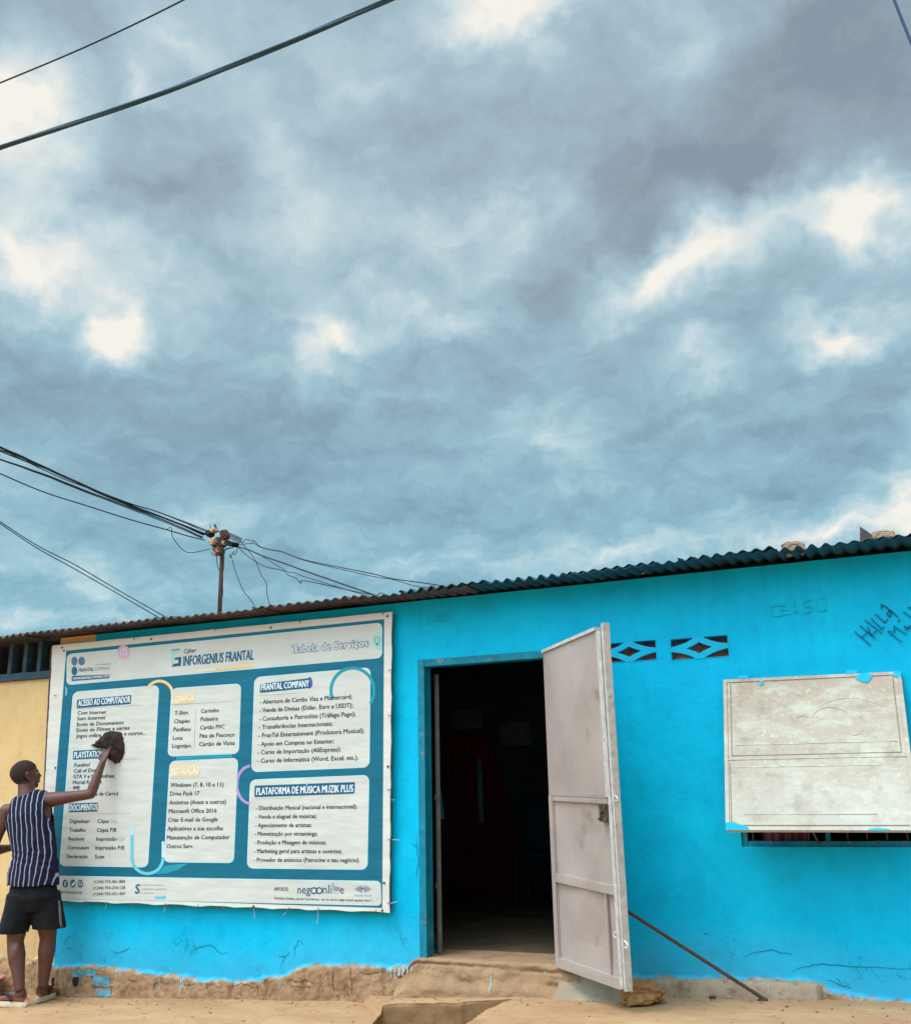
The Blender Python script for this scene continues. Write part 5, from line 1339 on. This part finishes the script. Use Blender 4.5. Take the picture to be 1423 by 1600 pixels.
# trapezius slopes
B.tube([at(43,1242,-.375), shR+Vector((-.02,0,.004))], [.040, .048], 16); B.tube([at(42,1245,-.375), shL+Vector((.02,0,.0))], [.040, .045], 16)
def limb(pts, rs, seg=18): B.tube(pts, rs, seg)
limb([shR-LAT*.05, shR, shR.lerp(elR, .2), shR.lerp(elR, .5), shR.lerp(elR, .85), elR], [.045, .060, .054, .044, .038, .037])
limb([elR, elR.lerp(wrR, .25), elR.lerp(wrR, .6), wrR], [.037, .039, .032, .0245])
limb([shL+LAT*.05, shL, shL.lerp(elL, .25), shL.lerp(elL, .6), elL], [.045, .056, .048, .040, .036])
limb([elL, elL.lerp(wrL, .3), elL.lerp(wrL, .7), wrL], [.036, .038, .030, .025])
for s in (shR, shL, elR, elL): B.ellipsoid(s, *( (.056,)*3 if s in (shR, shL) else (.037,)*3), seg=16, ring=10)
limb([hipL, hipL.lerp(knL, .5), knL, knL.lerp(anL, .28), knL.lerp(anL, .6), anL], [.095, .080, .058, .061, .046, .034])
limb([hipR, hipR.lerp(knR, .5), knR, knR.lerp(anR, .28), knR.lerp(anR, .6), anR], [.095, .080, .058, .061, .046, .034])
for kn, an in ((knL, anL), (knR, anR)):      # calf bulge towards the back
    q = kn.lerp(an, .3)-FWD*.012; B.ellipsoid(q, .050, .052, .10, seg=16, ring=12)
def foot(an, heel, toe):
    d = (toe-heel); d.z = 0; d.normalize(); s = Vector((0, 0, 1)).cross(d)
    z0 = .034+GZ+.004
    h = Vector((heel.x, heel.y, z0))
    B.tube([an, an.lerp(h+Vector((0,0,.05))+d*.04, .6), h+d*.045+Vector((0,0,.035))], [.034, .036, .034], 16)
    st = [(0.010,.022,.026),(.035,.031,.034),(.08,.032,.036),(.13,.036,.031),(.17,.042,.022),(.20,.043,.016),(.215,.040,.012)]
    B.tube([h+d*a_+Vector((0,0,c_)) for a_, b2, c_ in st], [b2 for _, b2, _ in st], 18, ry=[c_ for _, _, c_ in st], side=s)
    for i, (o_, l_, r_) in enumerate([(-.032,.045,.0125),(-.012,.042,.0095),(.005,.038,.009),(.020,.032,.0085),(.034,.024,.008)]):
        sg = -1 if an is anL else 1
        b0 = h+d*.205+s*o_*sg+Vector((0,0,.012)); B.tube([b0, b0+d*l_*.6+Vector((0,0,.002)), b0+d*l_-Vector((0,0,.001))], [r_, r_, r_*.7], 10)
    return h, d, s
fL = foot(anL, hlL, toL); fR = foot(anR, hlR, toR)
# head
hc = at(40.5, 1211.5, -.355)
F3 = Vector((.42, .90, .16)).normalized(); S3 = F3.cross(Vector((0, 0, 1))).normalized(); U3 = S3.cross(F3)
HM = Matrix((S3, F3, U3)).transposed()
hp = lambda s, f_, u: hc+S3*s+F3*f_+U3*u
def skull(u, q):
    q = q.copy()
    if u.z < 0: q.x *= 1+.28*u.z*max(0, u.y+.3); q.y *= 1+.10*u.z
    if u.y > 0: q.x *= 1-.10*u.y
    return q
B.ellipsoid(hp(0, -.014, .020), .077, .101, .093, HM, 28, 20, skull)
B.ellipsoid(hp(0, .030, -.045), .055, .060, .066, HM, 24, 16, skull)          # face and jaw
B.ellipsoid(hp(0, .066, -.088), .024, .022, .020, HM, 12, 8)                    # chin
B.ellipsoid(hp(0, .078, .018), .048, .016, .014, HM, 14, 8)                     # brow
B.tube([hp(0, .086, .010), hp(0, .100, -.014), hp(0, .106, -.028)], [.009, .011, .014], 10)
B.ellipsoid(hp(.011, .094, -.032), .009, .010, .008, HM, 10, 8); B.ellipsoid(hp(-.011, .094, -.032), .009, .010, .008, HM, 10, 8)
B.ellipsoid(hp(0, .088, -.052), .024, .015, .008, HM, 14, 8); B.ellipsoid(hp(0, .086, -.065), .021, .014, .008, HM, 14, 8)
B.ellipsoid(hp(.034, .062, -.018), .018, .018, .014, HM, 10, 8); B.ellipsoid(hp(-.034, .062, -.018), .018, .018, .014, HM, 10, 8)
for sg in (-1, 1):
    e0 = hp(sg*.076, -.008, -.012)
    pts = [e0+U3*a_+F3*b2+S3*sg*.010 for a_, b2 in [(-.028,.010),(-.012,-.012),(.010,-.020),(.026,-.012),(.030,.004),(.022,.014)]]
    B.tube(spline(pts, 4), .0050, 8); B.ellipsoid(e0-U3*.026+F3*.006+S3*sg*.008, .007, .009, .011, HM, 8, 6); B.ellipsoid(e0+U3*.004, .008, .016, .026, HM, 10, 8)
# hand pressing the cloth
hd = (at(168, 1166, -.105)-wrR).normalized(); palmN = Vector((0, -1, 0)); palmN = (palmN-hd*palmN.dot(hd)).normalized(); hs_ = hd.cross(palmN).normalized()
if hs_.x < 0: hs_ = -hs_
B.tube([wrR, wrR+hd*.03, wrR+hd*.06, wrR+hd*.088], [.026, .036, .041, .040], 16, ry=[.020, .016, .015, .013], side=hs_)
def finger(b0, dirs, L_, r0):
    pts = [b0]; 
    for dv, l_ in zip(dirs, L_): pts.append(pts[-1]+dv.normalized()*l_)
    B.tube(spline(pts, 3), [r0*(1-.25*i/(3*len(L_))) for i in range(3*len(L_)+1)], 10)
for i, (o_, k_) in enumerate([(.031,.92),(.011,1.0),(-.010,.95),(-.030,.78)]):
    b0 = wrR+hd*.080+hs_*o_*-1
    spd = hs_*(-o_)*2.2
    finger(b0, [hd+spd-palmN*.15, hd+spd-palmN*.55, hd*.7+spd-palmN*1.0], [.042*k_, .027*k_, .020*k_], .0092)
finger(wrR+hd*.030-hs_*.028, [hd*.6-hs_*.9-palmN*.2, hd*.9-hs_*.5-palmN*.4, hd-hs_*.1-palmN*.5], [.032, .030, .024], .0105)
# left hand resting on the waist
hdL = (Vector((wrL.x, wrL.y, wrL.z))-elL).normalized()
B.tube([wrL, wrL+hdL*.03, wrL+hdL*.07], [.024, .034, .036], 14, ry=[.019, .015, .013], side=Vector((0, 0, 1)))
for o_ in (.027, .009, -.009, -.026):
    b0 = wrL+hdL*.066+Vector((0, 0, o_)); finger(b0, [hdL, hdL+LAT*.3, hdL+LAT*.9], [.036, .026, .020], .0088)
finger(wrL+hdL*.03+Vector((0, 0, .026)), [hdL+Vector((0, 0, .7)), hdL+Vector((0, 0, .2))], [.03, .028], .010)
body = remesh(B, .0048, 4)
hb_ = crop(body, lambda v: (v-hc).length < .14 and ((lambda p: p.dot(U3) > .62*p.dot(F3)+.012 if p.dot(F3) > 0 else p.dot(U3) > -.062-.25*(p.dot(F3)+.05))(v-hc)) and abs((v-hc).dot(S3)) < .0775+.0*v.z, .0018)
nt_ = M_skin.node_tree; bs_ = [n for n in nt_.nodes if n.type == 'BSDF_PRINCIPLED'][0]; src = bs_.inputs['Base Color'].links[0].from_socket; tt = NT.__new__(NT); tt.t = nt_
zz_ = tt.n('ShaderNodeSeparateXYZ', i={0: tt.n('ShaderNodeTexCoord').outputs['Object']}).outputs[2]
nt_.links.new(tt.mix(tt.n('ShaderNodeMapRange', i={0: zz_, 1: .045, 2: .075, 3: .8, 4: 0}).outputs[0], src, lin(186,118,92)), bs_.inputs['Base Color'])
bo = body.build('body', M_skin, per, smooth=True)
hb_.build('hair', M_hair, bo, smooth=True)
ey = MB()
for sg in (-1, 1): ey.ellipsoid(hp(sg*.030, .0725, .002), .010, .009, .006, HM, 10, 8)
ey.build('eye', mat('eye_white', lin(200,195,185), .3), bo, smooth=True)
# sleeveless top
B = MB()
T = [((51,1386,-.365),.178,.130),((52,1383,-.365),.186,.138),((52.5,1362,-.365),.182,.132),((54,1340,-.365),.160,.115),((53,1322,-.365),.158,.113),((49,1297,-.368),.165,.117),((46,1276,-.37),.176,.115),((45,1264,-.37),.176,.100),((43.5,1254,-.372),.155,.080),((43,1247,-.374),.12,.066),((42.5,1241,-.376),.07,.05)]
B.tube([at(*t[0]) for t in T], [t[1] for t in T], 32, ry=[t[2] for t in T], side=LAT)
B.tube([at(43,1243,-.378), shR+Vector((-.02,0,.008))], [.050, .062], 16); B.tube([at(42,1246,-.378), shL+Vector((.02,0,.004))], [.050, .060], 16)
sv_ = remesh(B, .0055, 6)
tc0 = at(47, 1285, -.37); zhem = at(52, 1383.5, -.365).z; zarm = at(47, 1290, -.37).z; nkc = at(42, 1240, -.365); zsh = at(43, 1250, -.37).z
def keep_shirt(v):
    if v.z < zhem+.004*noise.noise(v*9): return False
    s = (v-tc0).dot(LAT); h = v.z-zarm
    lim = .192-.052*smoothstep(-.0, .10, h)
    if h > 0 and s > lim-.010: return False
    if h > 0 and s < -lim+.002: return False
    dn = (v-nkc); r_ = math.hypot(dn.dot(LAT), dn.dot(FWD)*1.15)
    return not (r_ < .082 and v.z > zsh-.012+.010*noise.noise(v*6)-.05*max(0, dn.dot(FWD)/.08))
def folds(v):
    h = (v.z-zhem); s = (v-tc0).dot(LAT)
    k = math.exp(-((h-.19)/.09)**2)
    return .004+k*.010*noise.noise(Vector((s*9+h*8, h*34, v.y*4)))+.005*noise.noise(Vector((s*14, h*9, 3)))+(1-smoothstep(0, .12, h))*.008*noise.noise(Vector((s*22, h*3, v.y*10)))
shm = crop(sv_, keep_shirt, .0, folds)
def stripes_mat():
    m = bpy.data.materials.new('navy_pinstripe'); m.use_nodes = True; t = NT(m.node_tree)
    o = t.n('ShaderNodeTexCoord').outputs['Object']
    lat = t.n('ShaderNodeVectorMath', operation='DOT_PRODUCT', i={0: o, 1: tuple(LAT)}).outputs['Value']
    dep = t.n('ShaderNodeVectorMath', operation='DOT_PRODUCT', i={0: o, 1: tuple(FWD)}).outputs['Value']
    z = t.n('ShaderNodeSeparateXYZ', i={0: o}).outputs[2]
    up_ = t.n('ShaderNodeMapRange', i={0: z, 1: 1.02, 2: 1.45, 4: .085}).outputs[0]
    wob = t.m('MULTIPLY', t.m('SUBTRACT', t.noise(o, 7, 2, .5), .5), .035)
    c_ = t.m('ADD', t.m('ADD', lat, up_), wob)
    # arc-length like coordinate so that the flanks keep their stripes
    a_ = c_
    fr_ = t.m('FRACT', t.m('MULTIPLY', a_, 27.0))
    d_ = t.m('ABSOLUTE', t.m('SUBTRACT', fr_, .5))
    ln = t.n('ShaderNodeMapRange', i={0: d_, 1: .06, 2: .10, 3: 1, 4: 0}).outputs[0]
    nv = t.mix(t.noise(o, 30, 3, .5), lin(22,24,40), lin(40,35,54))
    c = t.mix(ln, nv, lin(158,162,184))
    b = t.n('ShaderNodeBsdfPrincipled', i={'Base Color': c, 'Roughness': .9, 'Specular IOR Level': .15})
    bn = t.n('ShaderNodeBump', i={'Height': t.noise(o, 18, 4, .6), 'Strength': .4, 'Distance': .02}); t.t.links.new(bn.outputs[0], b.inputs['Normal'])
    t.n('ShaderNodeOutputMaterial', i={0: b.outputs[0]}); return m
so_ = shm.build('sleeveless_top', stripes_mat(), per, smooth=True)
md = so_.modifiers.new('cloth_thickness', 'SOLIDIFY'); md.thickness = .003; md.offset = -1
# shorts
B = MB()
T = [((52,1425,-.365),.150,.10),((52,1405,-.365),.178,.130),((52,1385,-.365),.168,.124),((53,1372,-.365),.150,.108)]
B.tube([at(*t[0]) for t in T], [t[1] for t in T], 28, ry=[t[2] for t in T], side=LAT)
B.tube([hipL+Vector((0,0,.03)), at(28,1430,-.425), at(20.5,1456,-.43), at(20,1464,-.43)], [.098, .104, .104, .104], 22)
B.tube([hipR+Vector((0,0,.03)), at(74,1428,-.30), at(77,1449,-.285), at(77,1458,-.285)], [.100, .112, .118, .118], 22)
sm_ = remesh(B, .006, 5)
def keep_shorts(v):
    if v.z > at(53, 1374, -.365).z: return False
    left = (v-at(50, 1400, -.365)).dot(LAT) < 0
    return v.z > (at(20, 1458.5, -.43).z if left else at(77, 1451.5, -.285).z)+.012*(v-at(50,1400,-.365)).dot(LAT)
shm = crop(sm_, keep_shorts, 0, lambda v: .006*noise.noise(Vector((v.x*12, v.y*12, v.z*4)))+.004*noise.noise(v*22))
M_short = mat('black_shorts', lin(20,20,24), .9, .25, 30, .3, 80)
so2 = shm.build('shorts', M_short, per, smooth=True)
md = so2.modifiers.new('cloth_thickness', 'SOLIDIFY'); md.thickness = .003; md.offset = -1
# pale piping down the outer seam of the shorts, laid on the cloth
def seam(pts, name='piping'):
    b = MB(); vs = shm.v
    out = []
    for p in pts:
        q = min(vs, key=lambda v: (v-p).length_squared); out.append(q)
    b.tube(spline(out, 3), .0028, 6); b.build(name, mat('pale_piping', lin(170,140,130), .8), so2, smooth=True)
cL, cR = at(20, 1430, -.43), at(77, 1428, -.29)
for dd in (-.012, .014):
    seam([at(90,1395,-.30)+LAT*.15-FWD*(.045+dd), at(95,1412,-.29)+LAT*.15-FWD*(.045+dd), at(98,1430,-.29)+LAT*.15-FWD*(.045+dd), at(99,1448,-.285)+LAT*.15-FWD*(.045+dd)])
seam([at(10,1400,-.42)-LAT*.1-FWD*.05, at(3,1425,-.43)-LAT*.1-FWD*.05, at(-1,1452,-.43)-LAT*.1-FWD*.05])
# flip-flops
M_sole = mat('cream_sole', lin(226,204,172), .8, .2, 20, .2); M_strap = mat('dark_strap', lin(44,36,34), .6, .1)
for (h, d, s), sg in ((fL, 1), (fR, -1)):
    out = []; n = 36
    for k in range(n):
        t = 2*PI*k/n; l_ = .125-.142*math.cos(t); wd_ = .036+.014*smoothstep(.02, .2, l_)
        out.append(h+d*l_+s*math.sin(t)*wd_)
    b = MB(); zb = GZ+.003; zt = GZ+.035
    m_ = len(out); b.v += [Vector((p.x, p.y, zb)) for p in out]+[Vector((p.x, p.y, zb+.014)) + (p-h-d*.12).normalized()*.002 for p in out]+[Vector((p.x, p.y, zt)) for p in out]
    for j in (0, 1):
        for k in range(m_): b.f.append((j*m_+k, j*m_+(k+1) % m_, (j+1)*m_+(k+1) % m_, (j+1)*m_+k))
    b.f.append(tuple(reversed(range(m_)))); b.f.append(tuple(2*m_+k for k in range(m_)))
    fo = b.build('flip_flop', M_sole, per)
    sb = MB(); toe = h+d*.205+s*.012*sg+Vector((0,0,.036))
    for q in (-1, 1):
        e_ = h+d*.085+s*.044*q+Vector((0,0,.006)); mid = h+d*.150+s*.040*q+Vector((0,0,.056))
        sb.tube(spline([e_, mid, toe], 6), .011, 8, ry=[.004]*13, side=d)
    sb.build('strap', M_strap, fo, smooth=True)
# the cleaning cloth pressed on the banner: top-level, held in the hand
M_rag = mat('brown_rag', lin(60,44,39), .95, .45, 22, .9, 60)
rg = MB(); oc = at(170, 1168, -.1); n = 44
outl = [(137,1164),(146,1160),(153,1152),(160,1146),(172,1142),(184,1145),(189,1156),(190,1172),(188,1184),(180,1193),(170,1190),(161,1181),(156,1170),(147,1169)]
outw = spline([at(x, y, -.098) for x, y in outl+[outl[0]]], 4)[:-1]
outw = [p.lerp(oc, .10*noise.noise(p*40)+.06*noise.noise(p*110)) for p in outw]
no = len(outw); RN = 14
for sd_ in (0, 1):
    for j in range(RN+1):
        k = j/RN
        for i, p in enumerate(outw):
            q = oc.lerp(p, 1-k); q.y = -.098
            hgt_ = (1-(1-k)**3)
            fold = 1-1.6*abs(noise.noise(Vector((q.x*20+q.z*9, q.z*11, 1))))+.5*abs(noise.noise(Vector((q.x*55, q.z*40, 4))))
            y = -.068 if sd_ else -.070-(.006+.050*fold)*hgt_
            rg.v.append(Vector((q.x+.004*noise.noise(q*60), y, q.z+.004*noise.noise(q*50+Vector((3,0,0))))))
S_ = no*(RN+1)
for sd_ in (0, 1):
    for j in range(RN):
        for i in range(no):
            a_ = sd_*S_+j*no+i; b2 = sd_*S_+j*no+(i+1) % no; f_ = (a_, b2, b2+no, a_+no); rg.f.append(f_ if sd_ else tuple(reversed(f_)))
for i in range(no): rg.f.append((i, (i+1) % no, S_+(i+1) % no, S_+i))
tag(recentre(rg.build('cleaning_cloth', M_rag, smooth=True)), 'crumpled dark brown cloth pressed against the banner by the raised hand', 'cloth')
